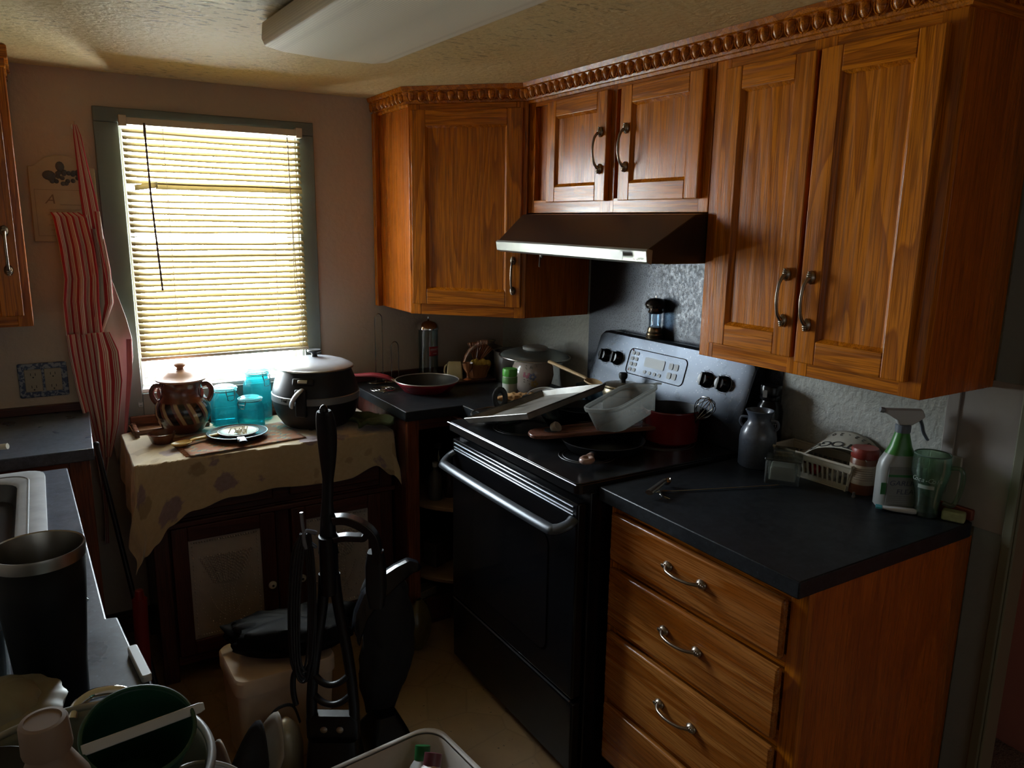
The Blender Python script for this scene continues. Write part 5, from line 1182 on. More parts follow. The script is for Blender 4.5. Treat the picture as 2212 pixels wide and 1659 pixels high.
# ================================================================== on the right worktop
JUG = plain('speckled_blue_grey_glaze', (.085, .10, .13), .34, var=.35, scale=140, coat=.35)
jg = thing('milk_can_jug', 'blue-grey speckled stoneware jug shaped like a milk can, beside the stove', 'jug', (-.125, -1.668, CTZ), -1.2)
bm = B(); lathe(bm, [(0, 0), (.048, 0), (.052, .005), (.053, .085), (.050, .104), (.040, .122), (.033, .132), (.032, .148), (.038, .160), (.041, .165), (.038, .166), (.029, .152), (.029, .135), (.045, .10), (.047, .01), (0, .008)], 56); fin(bm, 'body', [JUG], jg)
for s in (-1, 1):
    bm = B(); tube(bm, smoothpts([(s*.034, 0, .140), (s*.052, 0, .138), (s*.056, 0, .122), (s*.046, 0, .110)]), .0042, 8); fin(bm, 'handle', [JUG], jg)
LETT = plain('pale_lettering', (.34, .33, .31), .6)
bb = thing('dark_bottle', 'tall black bottle lettered THE PLANT standing behind the milk-can jug', 'bottle', (-.050, -1.640, CTZ), -1.05)
bm = B(); lathe(bm, [(0, 0), (.036, 0), (.039, .005), (.039, .150), (.034, .168), (.028, .176), (.026, .182), (.031, .186), (.031, .194), (.027, .198), (.031, .202), (.031, .224), (.029, .228), (0, .228)], 44); fin(bm, 'body', [BLK], bb)
for k, (s, z) in enumerate((('THE', .128), ('PLANT', .112))):
    for j, ch in enumerate(s):
        a = -PI/2+(j-(len(s)-1)/2)*.30+.1; text('lettering', ch, .016, LETT, bb, (.0394*math.cos(a), .0394*math.sin(a), z), (PI/2, 0, a+PI/2), .0002)
bm = B()
for k in range(6):
    pts = [(.0393*math.cos(a), .0393*math.sin(a), .045+.009*k) for a in [-2.2+.09*j for j in range(15)]]; tube(bm, pts, .0008, 4)
fin(bm, 'label_lines', plain('dim_label_lines', (.12, .12, .12), .6), bb)
bm = B(); prism(bm, rrect(.012, .022, .002), 0, .0006, 0, Matrix.Translation((-.012, -.0300, .205)) @ Matrix.Rotation(PI/2, 4, 'X')); fin(bm, 'barcode_sticker', plain('sticker_white', (.4, .4, .4), .5), bb)
# white slotted basket
wb = thing('slotted_basket', 'white plastic basket with slotted sides along the wall behind the butter dish', 'basket', (-.060, -1.835, CTZ), -PI/2+.06)
BKT = plain('off_white_plastic', (.46, .42, .33), .45)
bm = B()
def bwall(cx, cyy, ax, L0, L1, d0, d1, n):
    pass
L, Dd, H = .25, .105, .072
for s in (-1, 1):
    for (hl, ax, off, N) in ((L/2, 0, Dd/2, 15), (Dd/2, 1, L/2, 8)):
        def pt(u, z, e=0):
            o_ = s*(off-.016*(1-z/H)+e); q = u*(1-.10*(1-z/H)*(1 if ax == 0 else 1.1))
            return Vector((q, o_, z)) if ax == 0 else Vector((o_, q, z))
        for k in range(N+1):
            u = -hl+.006+(2*hl-.012)*k/N; tube(bm, [pt(u, .014), pt(u, H-.018)], .0021, 6, flat=(1, 1.4))
        for z0, z1 in ((0, .016), (H-.020, H)):
            v4 = [pt(-hl, z0), pt(hl, z0), pt(hl, z1), pt(-hl, z1)]; v5 = [pt(-hl, z0, -.003), pt(hl, z0, -.003), pt(hl, z1, -.003), pt(-hl, z1, -.003)]
            loft(bm, [v4, v5])
        tube(bm, [pt(-hl, H), pt(hl, H)], .004, 8)
fin(bm, 'slotted_walls', BKT, wb)
bm = B(); prism(bm, rrect(L*.90, Dd*.80, .01), 0, .003); fin(bm, 'floor_plate', BKT, wb)
bm = B(); ball(bm, (0, 0, .018), .017); one(bm, 'red_ball', plain('shiny_red', (.35, .006, .01), .15, coat=.5), 'small shiny red ball in the slotted basket', 'ball', (-.062, -1.822, CTZ+.004))
bm = B(); tube(bm, smoothpts([(0, 0, .004), (.02, .01, .02), (.05, .0, .026), (.07, -.01, .018)]), .012, 10); one(bm, 'white_tube_of_glue', WHITEP, 'white crumpled tube lying in the slotted basket beside the red ball', 'tube', (-.068, -1.880, CTZ+.010), (0, 0, -1.4))
# printed paper bag arching over the basket
bgp = thing('printed_paper', 'curled printed paper with bold black letters arching over the white basket', 'paper', (-.052, -1.860, CTZ+.058), -PI/2+.06)
bgp.scale = (1.12, .85, 1.15)
PRF = [(-.085, .0), (-.070, .010), (-.045, .034), (-.012, .062), (.030, .072), (.070, .066), (.100, .048), (.115, .030)]
PS = smoothpts([(x, 0, z) for x, z in PRF], 5)
bm = B()
def pap(u, v):
    i = u*(len(PS)-1); k = min(int(i), len(PS)-2); q = PS[k].lerp(PS[k+1], i-k); return (q.x, -.052+.098*v-.012*(1-u), q.z-.030*(1-v)*math.sin(PI*min(1, u*1.1)))
grid(bm, pap, 36, 8); fin(bm, 'sheet', [plain('newsprint', (.42, .40, .33), .7)], bgp, solid=.0006)
_bk = plain('black_print', (.02, .02, .02), .6)
def onpap(u, v, s, size, rot=0):
    a = Vector(pap(u-.02, v)); b = Vector(pap(u+.02, v)); c = Vector(pap(u, min(1, v+.05))); p0 = Vector(pap(u, v)); xa = (b-a).normalized(); ya = (c-p0).normalized(); za = xa.cross(ya).normalized(); ya = za.cross(xa)
    m = Matrix((xa, ya, za)).transposed(); p0 = p0+za*.0009
    return text('print', s, size, _bk, bgp, p0, (m @ Matrix.Rotation(rot, 3, 'Z')).to_euler(), .0002)
for k, ch in enumerate('TOGO'): onpap(.50+.10*(3-k)-.12, .22, ch, .042, PI)
for k, ch in enumerate('022-20'): onpap(.46+.065*(5-k), .78, ch, .020, PI)
# glass butter dish
BDG = glass('thick_clear_glass', (.88, .90, .86), .35, .05, edge=(.55, .58, .55), glow=.08)
bt = thing('butter_dish', 'square clear glass canister with a flat square lid and white contents, front of the basket', 'glass box', (-.172, -1.802, CTZ), .62)
bm = B(); 
for a, b in ((.044, .0), ): pass
loft(bm, [[(x, y, z) for x, y in rrect(2*r, 2*r, .006)] for r, z in ((.043, 0), (.045, .003), (.045, .060), (.041, .064))], cap1=False); loft(bm, [[(x, y, z) for x, y in rrect(2*r, 2*r, .006)] for r, z in ((.036, .008), (.038, .062))], cap1=False)
fin(bm, 'glass_box', [BDG], bt)
bm = B(); loft(bm, [[(x, y, z) for x, y in rrect(2*r, 2*r, .005)] for r, z in ((.034, .010), (.033, .020), (.033, .040), (.029, .046))]); tag(fin(bm, 'contents', plain('grey_white_wax', (.34, .34, .33), .6), bt), label='pale block inside the glass')
bm = B(); loft(bm, [[(x, y, z) for x, y in rrect(2*r, 2*r, .004)] for r, z in ((.047, .066), (.048, .069), (.047, .073), (.026, .076), (.022, .082), (.027, .087), (.026, .091))]); fin(bm, 'lid', [glass('frosty_lid_glass', (.62, .62, .56), .5, .15, edge=(.5, .5, .45))], bt)
# red capped jar
rj = thing('red_cap_jar', 'seasoning jar with a red cap and cream label between basket and spray bottle', 'jar', (-.062, -1.968, CTZ), -.9)
bm = B(); lathe(bm, [(0, 0), (.032, 0), (.034, .004), (.034, .090), (.030, .098), (0, .098)], 40); fin(bm, 'body', [plain('orange_brown_spice', (.16, .055, .025), .35)], rj)
bm = B(); lathe(bm, [(.0343, .028), (.0347, .030), (.0347, .078), (.0343, .080)], 40, cap=False); fin(bm, 'label', plain('buff_label', (.40, .33, .24), .5), rj)
bm = B(); lathe(bm, [(0, .096), (.032, .096), (.034, .099), (.034, .120), (.032, .123), (0, .124)], 48, fn=lambda a, z: 1+.012*math.cos(a*28)); fin(bm, 'cap', plain('red_brown_cap', (.25, .028, .018), .4), rj)
bm = B()
for k in range(6):
    tube(bm, [(.0351*math.cos(a), .0351*math.sin(a), .072-.006*k) for a in [-2.3+.1*j for j in range(15)]], .0006, 4)
fin(bm, 'label_print', plain('label_print_ink', (.15, .10, .07), .5), rj)
# spray bottle
sb_ = thing('spray_bottle', 'white and green trigger spray bottle with GARLIC written on its label', 'spray bottle', (-.085, -2.075, CTZ), -.62)
bm = B()
def ov(w__, d__, z, r): return [(x, y, z) for x, y in rrect(w__, d__, r, 6)]
R_ = [ov(.088, .050, 0, .020), ov(.098, .058, .006, .024), ov(.098, .058, .100, .024), ov(.092, .056, .120, .026), ov(.070, .050, .140, .024)]
loft(bm, R_, cap1=False); fin(bm, 'body', [plain('milky_plastic', (.30, .31, .30), .35)], sb_)
bm = B(); loft(bm, [ov(.0705, .0505, .139, .024), ov(.052, .042, .158, .020), ov(.040, .036, .180, .017), ov(.034, .034, .192, .0165), ov(.034, .034, .196, .0165)]); tag(fin(bm, 'green_shoulder', plain('grass_green_plastic', (.035, .19, .025), .35), sb_), label='green ribbed shoulder sleeve')
bm = B(); lathe(bm, [(0, .194), (.0175, .194), (.018, .197), (.018, .212), (.016, .214), (0, .214)], 36, fn=lambda a, z: 1+.02*math.cos(a*24)); fin(bm, 'collar', plain('slate_collar', (.12, .14, .17), .45), sb_)
bm = B(); loft(bm, [[(x, y, z) for x, y, z in ((-.014, -.010, .212), (.016, -.010, .212), (.016, .010, .212), (-.014, .010, .212))], [(-.020, -.011, .226), (.034, -.011, .224), (.034, .011, .224), (-.020, .011, .226)], [(-.050, -.010, .243), (.048, -.010, .236), (.048, .010, .236), (-.050, .010, .243)], [(-.048, -.008, .254), (.040, -.008, .254), (.040, .008, .254), (-.048, .008, .254)]])
hd_ = fin(bm, 'trigger_head', [WHITEP], sb_, bevel=.004)
bm = B(); tube(bm, smoothpts([(.036, 0, .234), (.044, 0, .215), (.050, 0, .195), (.062, 0, .176)]), .0055, 8, flat=(1.3, .7)); tag(fin(bm, 'trigger', plain('slate_trigger', (.12, .14, .17), .45), hd_), label='slate grey finger trigger')
bm = B(); tube(bm, [(-.050, 0, .248), (-.060, 0, .250)], .007, 12); fin(bm, 'nozzle', plain('nozzle_grey', (.22, .23, .24), .4), hd_)
bm = B(); box(bm, -.034, .046, -.0300, -.0292, .012, .112); lab = fin(bm, 'label', plain('grey_label', (.20, .21, .21), .5), sb_)
bm = B(); box(bm, -.034, .046, -.0304, -.0300, .086, .092); box(bm, -.048, -.036, -.0285, -.0275, .040, .070); fin(bm, 'green_print', plain('print_green', (.02, .16, .04), .5), lab)
_mk = plain('marker_ink', (.05, .06, .10), .5)
text('handwriting', 'GARLIC', .018, _mk, lab, (.004, -.0306, .070), (PI/2, 0, 0), .0002, shear=.15, sx=1.1)
text('handwriting', 'FLEA', .018, _mk, lab, (.010, -.0306, .048), (PI/2, 0, 0), .0002, shear=.1, sx=1.1)
_sp = plain('small_print_grey', (.12, .12, .12), .5)
bm = B()
for k in range(5): box(bm, -.028, .040, -.0304, -.0300, .036-.0052*k, .0368-.0052*k)
fin(bm, 'small_print', _sp, lab)
bm = B()
for k in range(3): box(bm, -.022, .036, -.0304, -.0300, .096+.004*k, .0966+.004*k)
fin(bm, 'small_print', _sp, lab)
# green glass mug
GM = glass('pale_green_glass', (.66, .80, .68), .35, .04, edge=(.30, .44, .34), glow=.08)
gm = thing('green_glass_mug', 'green-tinted glass soda mug with a handle at the right end of the worktop', 'mug', (-.072, -2.150, CTZ), -1.25)
bm = B(); prof = [(.024, 0), (.027, .003), (.028, .03), (.031, .06), (.039, .092), (.043, .115), (.042, .140), (.0405, .156)]
lathe(bm, prof, 44, cap=False); lathe(bm, [(0, .010), (.024, .012), (.0255, .03), (.0285, .06), (.0365, .092), (.0405, .115), (.0395, .14), (.0385, .156), (.0405, .156)], 44, cap=False); fin(bm, 'glass_body', [GM], gm)
bm = B(); tube(bm, smoothpts([(.040, 0, .128), (.062, 0, .130), (.070, 0, .110), (.066, 0, .07), (.055, 0, .038), (.034, 0, .040)], 5), .0055, 10); fin(bm, 'handle', [GM], gm)
bm = B(); tube(bm, [(.0398*math.cos(a*PI/24), .0398*math.sin(a*PI/24), .156) for a in range(48)], .0016, 6, closed=True); fin(bm, 'rim', [plain('rim_glint', (.10, .16, .13), .1)], gm)
_et = plain('white_etching', (.26, .32, .28), .5)
for j, ch in enumerate('Coca-Cola'):
    a = -PI/2+.0+(j-4)*.20; text('etched_lettering', ch, .016, _et, gm, (.0405*math.cos(a), .0405*math.sin(a), .098), (PI/2, 0, a+PI/2), .0002, shear=.3)
bm = B(); 
def lb2(u, v): a = -PI/2-.5+1.0*u; return (.0372*math.cos(a), .0372*math.sin(a), .076+.010*v)
grid(bm, lb2, 8, 1); fin(bm, 'etched_panel', _et, gm)
# small things at the right end
tt = thing('toothpaste_tube', 'small squeezed white tube with a turquoise end below the spray bottle', 'tube', (-.122, -2.098, CTZ+.001), -.95)
bm = B(); loft(bm, [ov(.016, .002, 0, .0009), ov(.022, .010, .03, .004), ov(.018, .014, .07, .006), ov(.012, .012, .082, .005)], M=Matrix.Translation((-.03, 0, .007)) @ Matrix.Rotation(PI/2, 4, 'Y') @ Matrix.Rotation(PI/2, 4, 'Z')); fin(bm, 'tube', [WHITEP], tt)
bm = B(); box(bm, -.040, -.026, -.011, .011, .005, .009); fin(bm, 'crimped_end', plain('turquoise', (.04, .30, .34), .4), tt)
bm = B(); prism(bm, rrect(.050, .030, .006), 0, .024); o = one(bm, 'sponge', plain('yellow_green_sponge', (.30, .32, .16), .9, var=.3, scale=90, bump=.5), 'pale yellow-green sponge with dark holes at the right end of the worktop', 'sponge', (-.048, -2.205, CTZ), (0, 0, -1.2), bevel=.004)
op = thing('wall_outlet', 'beige wall outlet plate behind the green glass mug', 'outlet', (-.009, -2.150, 1.000))
bm = B(); box(bm, -.006, 0, -.040, .040, -.062, .062); fin(bm, 'plate', plain('beige_plate', (.34, .32, .27), .45), op, bevel=.003)
for z in (-.022, .022):
    bm = B(); prism(bm, rrect(.030, .028, .008), 0, .002, 0, Matrix.Translation((-.0061, 0, z)) @ Matrix.Rotation(-PI/2, 4, 'Y')); sc2 = fin(bm, 'socket', plain('beige_socket', (.30, .28, .24), .4), op)
# cutlery
bm = B()
spoon('teaspoon', plain('dull_cutlery', (.34, .30, .25), .28, 1), 'small metal teaspoon lying near the front left edge of the right worktop', (-.488, -1.682, CTZ+.0), (.0, 0, -1.15), .115, .013)
wf = thing('wire_skimmer', 'thin wire skewer fork with splayed prongs lying on the right worktop', 'wire fork', (-.535, -1.712, CTZ+.003), -.36)
bm = B(); tube(bm, [(0, 0, 0), (.335, 0, .001)], .0013, 6); fin(bm, 'shaft', WIREB, wf)
bm = B()
for a in (-.5, -.2, .15, .45): tube(bm, smoothpts([(.03, 0, 0), (.0, -.01*math.sin(a), .001), (-.012, -.03+.02*a, .001), (-.012+.03*a, -.055, 0)]), .0011, 5)
tube(bm, [(-.016, -.002, 0), (.0, .010, 0), (.02, 0, 0), (-.016, -.002, 0)], .0013, 5)
fin(bm, 'prongs', WIREB, wf)
bm = B(); lathe(bm, [(0, 0), (.005, 0), (.005, .004), (.0035, .005), (.0035, .014), (0, .014)], 6); one(bm, 'hex_nut', STEEL, 'tiny metal bolt on the worktop before the red-capped jar', 'bolt', (-.118, -1.985, CTZ))
# ================================================================== inside the open corner shelves
shx, shy = -.385, -.385
def bottle(name, mat, capm, label, loc, r, h, grp=None):
    o_ = thing(name, label, 'bottle', loc, random.uniform(0, 3))
    bm = B(); lathe(bm, [(0, 0), (r*.94, 0), (r, .004), (r, h*.62), (r*.75, h*.72), (r*.36, h*.80), (r*.36, h*.90), (0, h*.90)], 28); fin(bm, 'body', mat, o_)
    bm = B(); lathe(bm, [(0, h*.89), (r*.42, h*.89), (r*.42, h), (0, h)], 20); fin(bm, 'cap', capm, o_)
    return o_
DKG = plain('dark_sauce_glass', (.020, .015, .012), .12, coat=.4); GRL = plain('dim_grey_label', (.07, .07, .07), .5)
bottle('sauce_bottle', DKG, BLKM, 'dark sauce bottle on the upper open corner shelf, nearest the stove', (-.545, -.512, .5205), .026, .175)
bottle('sauce_bottle', GRL, WHITEP, 'pale grey bottle on the upper open corner shelf, left of the dark sauce bottle', (-.610, -.510, .5205), .028, .15)
bottle('sauce_bottle', DKG, GRL, 'dark bottle at the back of the upper open corner shelf', (-.55, -.42, .5205), .030, .20)
bm = B(); prism(bm, rrect(.10, .07, .01), 0, .10); one(bm, 'food_box', plain('dim_brown_carton', (.05, .035, .025), .7), 'small dark carton on the lower open corner shelf', 'carton', (-.58, -.46, .2205), (0, 0, .4), bevel=.003)
# ================================================================== floor clutter by the stove
bm = B()
def sack(u, v):
    a = 2*PI*u; r = .07*math.sin(PI*min(.98, .06+.94*v))**.6*(1+.15*mnoise.noise(Vector((math.cos(a)*2, math.sin(a)*2, v*4)))); return (r*math.cos(a), r*.55*math.sin(a), .20*v)
grid(bm, sack, 28, 20); one(bm, 'snack_bag', plain('crinkled_yellow_bag', (.09, .065, .02), .35, var=.5, scale=20, bump=.4), 'crumpled dull yellow food bag on the floor below the open shelves', 'bag', (-.765, -.680, .001), (0, 0, .6))
bm = B(); prism(bm, rrect(.16, .10, .012), 0, .055); one(bm, 'shoe_box', plain('dim_grey_box', (.035, .037, .038), .7), 'low dark grey box on the floor between the open shelves and the stove', 'box', (-.742+.03, -.735+.02-.03, .0), (0, 0, .2), bevel=.003) if False else bm.free()
bm = B(); box(bm, -.045, .045, -.03, .03, 0, .03); one(bm, 'paper_packet', plain('dim_cream_packet', (.13, .10, .06), .7), 'small cream packet lying on the bottom of the open corner cabinet', 'packet', (-.66, -.50, .1155), (0, 0, .3), bevel=.003)

# white cooler
co = thing('foam_cooler', 'white foam cooler box on the floor in front of the tin-door cabinet', 'cooler', (-1.365, -.955, 0), .03)
COOL = plain('white_foam', (.62, .50, .38), .75, var=.06)
bm = B(); loft(bm, [[(x, y, z) for x, y in rrect(w__, d__, .03)] for w__, d__, z in ((.25, .20, 0), (.262, .212, .004), (.285, .232, .262))]); fin(bm, 'body', [COOL], co)
bm = B(); loft(bm, [[(x, y, z) for x, y in rrect(w__, d__, .035)] for w__, d__, z in ((.286, .233, .262), (.297, .244, .264), (.297, .244, .305), (.288, .235, .312))]); fin(bm, 'lid', [COOL], co)
# shiny black bag on the cooler
bm = B()
def blob(u, v):
    a = 2*PI*u; s = math.sin(PI*v)**.55; n = mnoise.noise(Vector((math.cos(a)*2.2, math.sin(a)*2.2, v*3)))
    n += .5*mnoise.noise(Vector((math.cos(a)*6, math.sin(a)*6, v*9))); r = .5*s*(1+.26*n); return (r*.38*math.cos(a)*1.0, r*.22*math.sin(a), .052-.052*math.cos(PI*v)+.022*n*math.sin(PI*v))
grid(bm, blob, 48, 24); bmesh.ops.remove_doubles(bm, verts=bm.verts[:], dist=.0003)
one(bm, 'black_plastic_bag', plain('black_film', (.004, .004, .005), .6, spec=.08, bump=.6, bscale=30), 'crumpled black plastic bag lying on top of the white foam cooler', 'bag', (-1.310, -.955, .3135), (0, 0, -.25))
bm = B(); prism(bm, rrect(.12, .10, .006), 0, .29); one(bm, 'carton', plain('cream_carton', (.40, .30, .20), .7), 'cream carton standing on the floor behind the foam cooler', 'carton', (-1.245, -.775, 0), (0, 0, -.3), bevel=.003)
# upright carpet cleaner
vc = thing('carpet_washer', 'black upright carpet washer with a tall curved handle and coiled cord, standing mid floor', 'carpet washer', (-1.300, -1.285, 0), -.55)
VB = plain('black_gloss_plastic', (.005, .005, .0065), .36, spec=.3)
bm = B()
P_ = smoothpts([(0, .02, .74), (0, .022, .80), (.000, .028, .87), (.002, .036, .94), (.003, .040, 1.02), (.002, .036, 1.09), (0, .028, 1.125)], 5); n_ = len(P_)
tube(bm, P_, [(.024-.011*min(1, i/(n_*.35)))+(.010*max(0, math.sin(PI*max(0, (i/(n_-1)-.5)/.55)))) for i in range(n_)], 16, flat=(.75, 1.15), up=(1, 0, 0)); ball(bm, (0, .028, 1.125), .014, .8, .8, 1.2)
fin(bm, 'handle', [VB], vc)
bm = B()                                                             # the A-shaped frame
tube(bm, smoothpts([(0, .02, .79), (0, .02, .73), (0, .02, .66), (0, .02, .63)]), .030, 14, flat=(.8, 1.15), up=(0, 1, 0))
for s in (-1, 1): tube(bm, smoothpts([(s*.014, .02, .68), (s*.020, .018, .60), (s*.036, .014, .50), (s*.050, .008, .40), (s*.058, .004, .30), (s*.058, 0, .22)], 5), .0150, 12, flat=(1.1, 1.0))
for z, hw_ in ((.375, .050), (.315, .054)): tube(bm, smoothpts([(-hw_, .004, z+.020), (-hw_*.5, -.008, z+.002), (0, -.012, z-.004), (hw_*.5, -.008, z+.002), (hw_, .004, z+.020)]), .010, 10, flat=(1, .8))
loft(bm, [[(x, y, z) for x, y in rrect(w__, d__, .012, cy=.002)] for w__, d__, z in ((.146, .034, .205), (.146, .036, .262), (.120, .030, .275))])
fin(bm, 'frame', [VB], vc)
bm = B(); loft(bm, [[(x, y, z) for x, y in rrect(w__, d__, .02, cy=c)] for w__, d__, z, c in ((.15, .15, .0, .02), (.16, .16, .03, .02), (.15, .12, .10, .01), (.135, .07, .205, .005))]); fin(bm, 'base', [VB], vc)
for s in (-.022, .022):
    bm = B(); lathe(bm, [(0, 0), (.009, 0), (.010, .003), (.004, .005), (0, .005)], 16, 0, Matrix.Rotation(PI/2, 4, 'X')); fin(bm, 'screw', STEEL, vc, (s, -.0165, .238))
bm = B(); tube(bm, smoothpts([(-.028, .010, .800), (-.050, -.01, .812), (-.054, -.012, .79), (-.050, -.01, .765)]), .0060, 8); tube(bm, smoothpts([(-.03, .01, .76), (-.052, -.01, .80), (-.058, -.012, .865)]), .0048, 8); fin(bm, 'cord_hook', [plain('worn_hook', (.14, .155, .19), .25)], vc)
bm = B()
for k in range(9):                                                   # loops of flex
    dx = -.054-.0050*(k % 4); dy = -.012+.006*(k//4); b_ = .42-.016*(k % 3)
    tube(bm, smoothpts([(dx+.006, dy, .805), (dx-.006-.002*k, dy, .74), (dx-.020-.002*k, dy-.004, .60), (dx-.024-.0015*k, dy-.004, b_+.03), (dx-.008, dy, b_-.010), (dx+.006+.001*k, dy, b_+.04), (dx+.018, dy+.004, .60), (dx+.018, dy+.004, .72), (dx+.012, dy, .805)], 5), .0036, 6)
tag(fin(bm, 'power_cord', [BLKM], vc), label='black power cord looped down the left side')
bm = B(); tube(bm, smoothpts([(-.080, -.01, .425), (-.098, -.012, .40), (-.102, -.012, .35), (-.096, -.012, .31)]), .0078, 10); fin(bm, 'cord_plug', [VB], vc)
bm = B(); strap_band(bm, smoothpts([(.018, .01, .838), (.055, .0, .843), (.095, -.01, .832), (.124, -.01, .805), (.134, -.01, .765), (.132, -.01, .73)], 6), .034, .022); strap_band(bm, smoothpts([(.018, .01, .784), (.050, .0, .794), (.085, -.008, .797), (.104, -.01, .800), (.114, -.01, .822)], 6), .030, .016)
tag(fin(bm, 'hand_grip', [plain('edge_lit_plastic', (.010, .011, .014), .24)], vc, bevel=.002), label='curved loop-shaped hand grip on the right')
bm = B(); loft(bm, [[(x+.128, y, z) for x, y in rrect(w__, d__, .012)] for w__, d__, z in ((.040, .04, .60), (.052, .05, .65), (.050, .05, .72), (.040, .04, .755))]); fin(bm, 'motor_neck', [BLKM], vc)
# second tool: upright seen behind, with bowed guard and hanging bag
fb = thing('vacuum_with_bag', 'black upright vacuum with a bowed guard and slack dust bag right of the carpet washer', 'vacuum', (-1.072, -1.110, 0), -.05)
GT = [(0, -.112, .425), (.12, -.105, .480), (.3, -.080, .535), (.5, -.035, .575), (.7, .020, .600), (.88, .062, .612), (1, .092, .596)]
bm = B()
def gd(u, v): x, z = interp(GT, u); return (x, -.055+.024*v, z)
grid(bm, gd, 30, 2)
def gd2(u, v): x, z = interp(GT, u); return (x+.012*v, -.055+.014*v, z-v*(.004+.085*(1-u)**.5*min(1, u*9+.25)+.012))
grid(bm, gd2, 30, 8); bmesh.ops.remove_doubles(bm, verts=bm.verts[:], dist=.0002); fin(bm, 'bowed_guard', [plain('guard_plastic', (.010, .011, .014), .26)], fb, solid=.005, angle=50)
bm = B()
def bag(u, v):
    a = 2*PI*u; w__ = [(.0, .035, .035), (.12, .070, .055), (.35, .078, .065), (.6, .085, .070), (.78, .075, .065), (.9, .055, .05), (1, .040, .045)]
    rx, ry = interp([(p[0], p[1], p[2]) for p in w__], v); k = 1+.10*mnoise.noise(Vector((math.cos(a)*1.8, math.sin(a)*1.8, v*7)))+.05*math.sin(a*5+v*9)+.07*mnoise.noise(Vector((math.cos(a)*5, math.sin(a)*5, v*16))); off = .020*math.sin(v*4)
    return (rx*k*math.cos(a)+off, ry*k*math.sin(a)+.03, .560-.48*v)
grid(bm, bag, 40, 40); fin(bm, 'dust_bag', [BLKR], fb)
bm = B(); loft(bm, [[(x-.02, y-.03, z) for x, y in rrect(w__, d__, .02)] for w__, d__, z in ((.13, .17, 0), (.14, .18, .03), (.12, .14, .07), (.07, .07, .12))]); fin(bm, 'floor_head', [VB], fb)
bm = B(); tube(bm, [(.0, .105, .10), (.0, .08, .66)], .012, 10); fin(bm, 'pole', [VB], fb)
# cream canister beside the washer
cn = thing('cream_canister', 'cream and metal canister on the floor left of the carpet washer', 'canister', (-1.405, -1.175, 0))
cn.scale = (.78, .78, 1.35)
bm = B(); lathe(bm, [(0, 0), (.060, 0), (.066, .006), (.068, .11), (.055, .145), (.025, .165), (0, .17)], 40, sx=.9); fin(bm, 'body', [plain('aged_cream_metal', (.40, .36, .26), .35, .3, var=.2)], cn)
bm = B(); tube(bm, smoothpts([(-.060, 0, .10), (-.064, 0, .16), (-.03, 0, .195), (.03, 0, .195), (.056, 0, .15)]), .004, 8); fin(bm, 'wire_handle', BLKM, cn)
# open tote with buckle
tg = thing('open_tote_bag', 'open black and white tote bag with a metal buckle on the floor beside the canister', 'bag', (-1.540, -1.215, 0), .25)
bm = B()
for k, (x, lean, mi) in enumerate(((-.075, -.28, 0), (-.045, -.12, 1), (-.005, .30, 0), (.020, .46, 1))):
    def fl_(u, v, x=x, lean=lean): y = -.10+.20*u; z = .285*v*(1-.55*abs(2*u-.7)**1.6); return (x+lean*z*.6+.006*math.sin(v*7+u*3), y, z+.002)
    grid(bm, fl_, 14, 12, mi=mi)
fin(bm, 'flaps', [BLKR, plain('tote_white_lining', (.36, .33, .28), .8)], tg, solid=.005)
bm = B(); box(bm, -.085, .03, -.10, .10, 0, .01); fin(bm, 'bottom', BLKR, tg)
bm = B(); tube(bm, smoothpts([(.06, -.08, .10), (.085, -.09, .12), (.12, -.08, .10), (.13, -.06, .03)]), .010, 8, flat=(.4, 1.3)); sp_ = fin(bm, 'strap', BLKR, tg)
bm = B(); box(bm, .078, .104, -.104, -.098, .100, .128); fin(bm, 'buckle', plain('brassy_buckle', (.45, .42, .32), .25, 1), sp_, bevel=.002)
# second dark flap
bm = B()
def fl2(u, v): return (-.02+.05*v+.01*math.sin(u*3), -.10+.20*u, .23*v*(1-.3*abs(2*u-1)**2)+.001)
grid(bm, fl2, 12, 10); bm2 = bm
box(bm, -.03, .03, -.10, .10, 0, .004)
one(bm, 'paper_folder', plain('tan_folder', (.22, .14, .08), .8), 'tan cardboard folder leaning on the floor left of the tote bag', 'folder', (-1.735, -1.13, 0), (0, 0, .3), solid=.003)
# white laundry tub with bottles
lb_ = thing('laundry_tub', 'white rounded plastic tub of bottles on the floor in front of the stove', 'tub', (-1.240, -1.648, 0), .10)
TUBW = plain('greyed_white_plastic', (.50, .46, .42), .45)
bm = B()
def el(w__, d__, z, r=.06): return [(x, y, z) for x, y in rrect(w__, d__, r, 7)]
loft(bm, [el(.29, .28, 0), el(.30, .29, .01), el(.350, .340, .26)], cap1=False); fin(bm, 'shell', [TUBW], lb_, solid=.003)
bm = B(); loft(bm, [el(.350, .340, .25), el(.376, .366, .252), el(.380, .370, .262), el(.350, .340, .266)], cap0=False, cap1=False); fin(bm, 'rim', [TUBW], lb_, solid=.003)
def lying(label, mat, capm, loc, rot, r=.036, h=.22, red=False):
    o_ = thing('cleaner_bottle', label, 'bottle', loc, rot=rot)
    bm = B(); loft(bm, [[(x, y, z) for x, y in rrect(w__, d__, q)] for w__, d__, q, z in ((r*1.9, r*1.2, .012, 0), (r*2, r*1.3, .014, .006), (r*2, r*1.3, .014, h*.66), (r*1.3, r*1.1, .014, h*.80), (r*.8, r*.8, .012, h*.86))]); fin(bm, 'body', mat, o_)
    bm = B(); lathe(bm, [(0, h*.85), (r*.48, h*.85), (r*.5, h*.87), (r*.5, h), (0, h*1.01)], 24); fin(bm, 'cap', capm, o_)
    bm = B(); box(bm, -r*.8, r*.8, -r*.67, -r*.65, h*.12, h*.58); fin(bm, 'label', plain('bottle_label', (.45, .20, .18) if red else (.40, .42, .36), .5), o_)
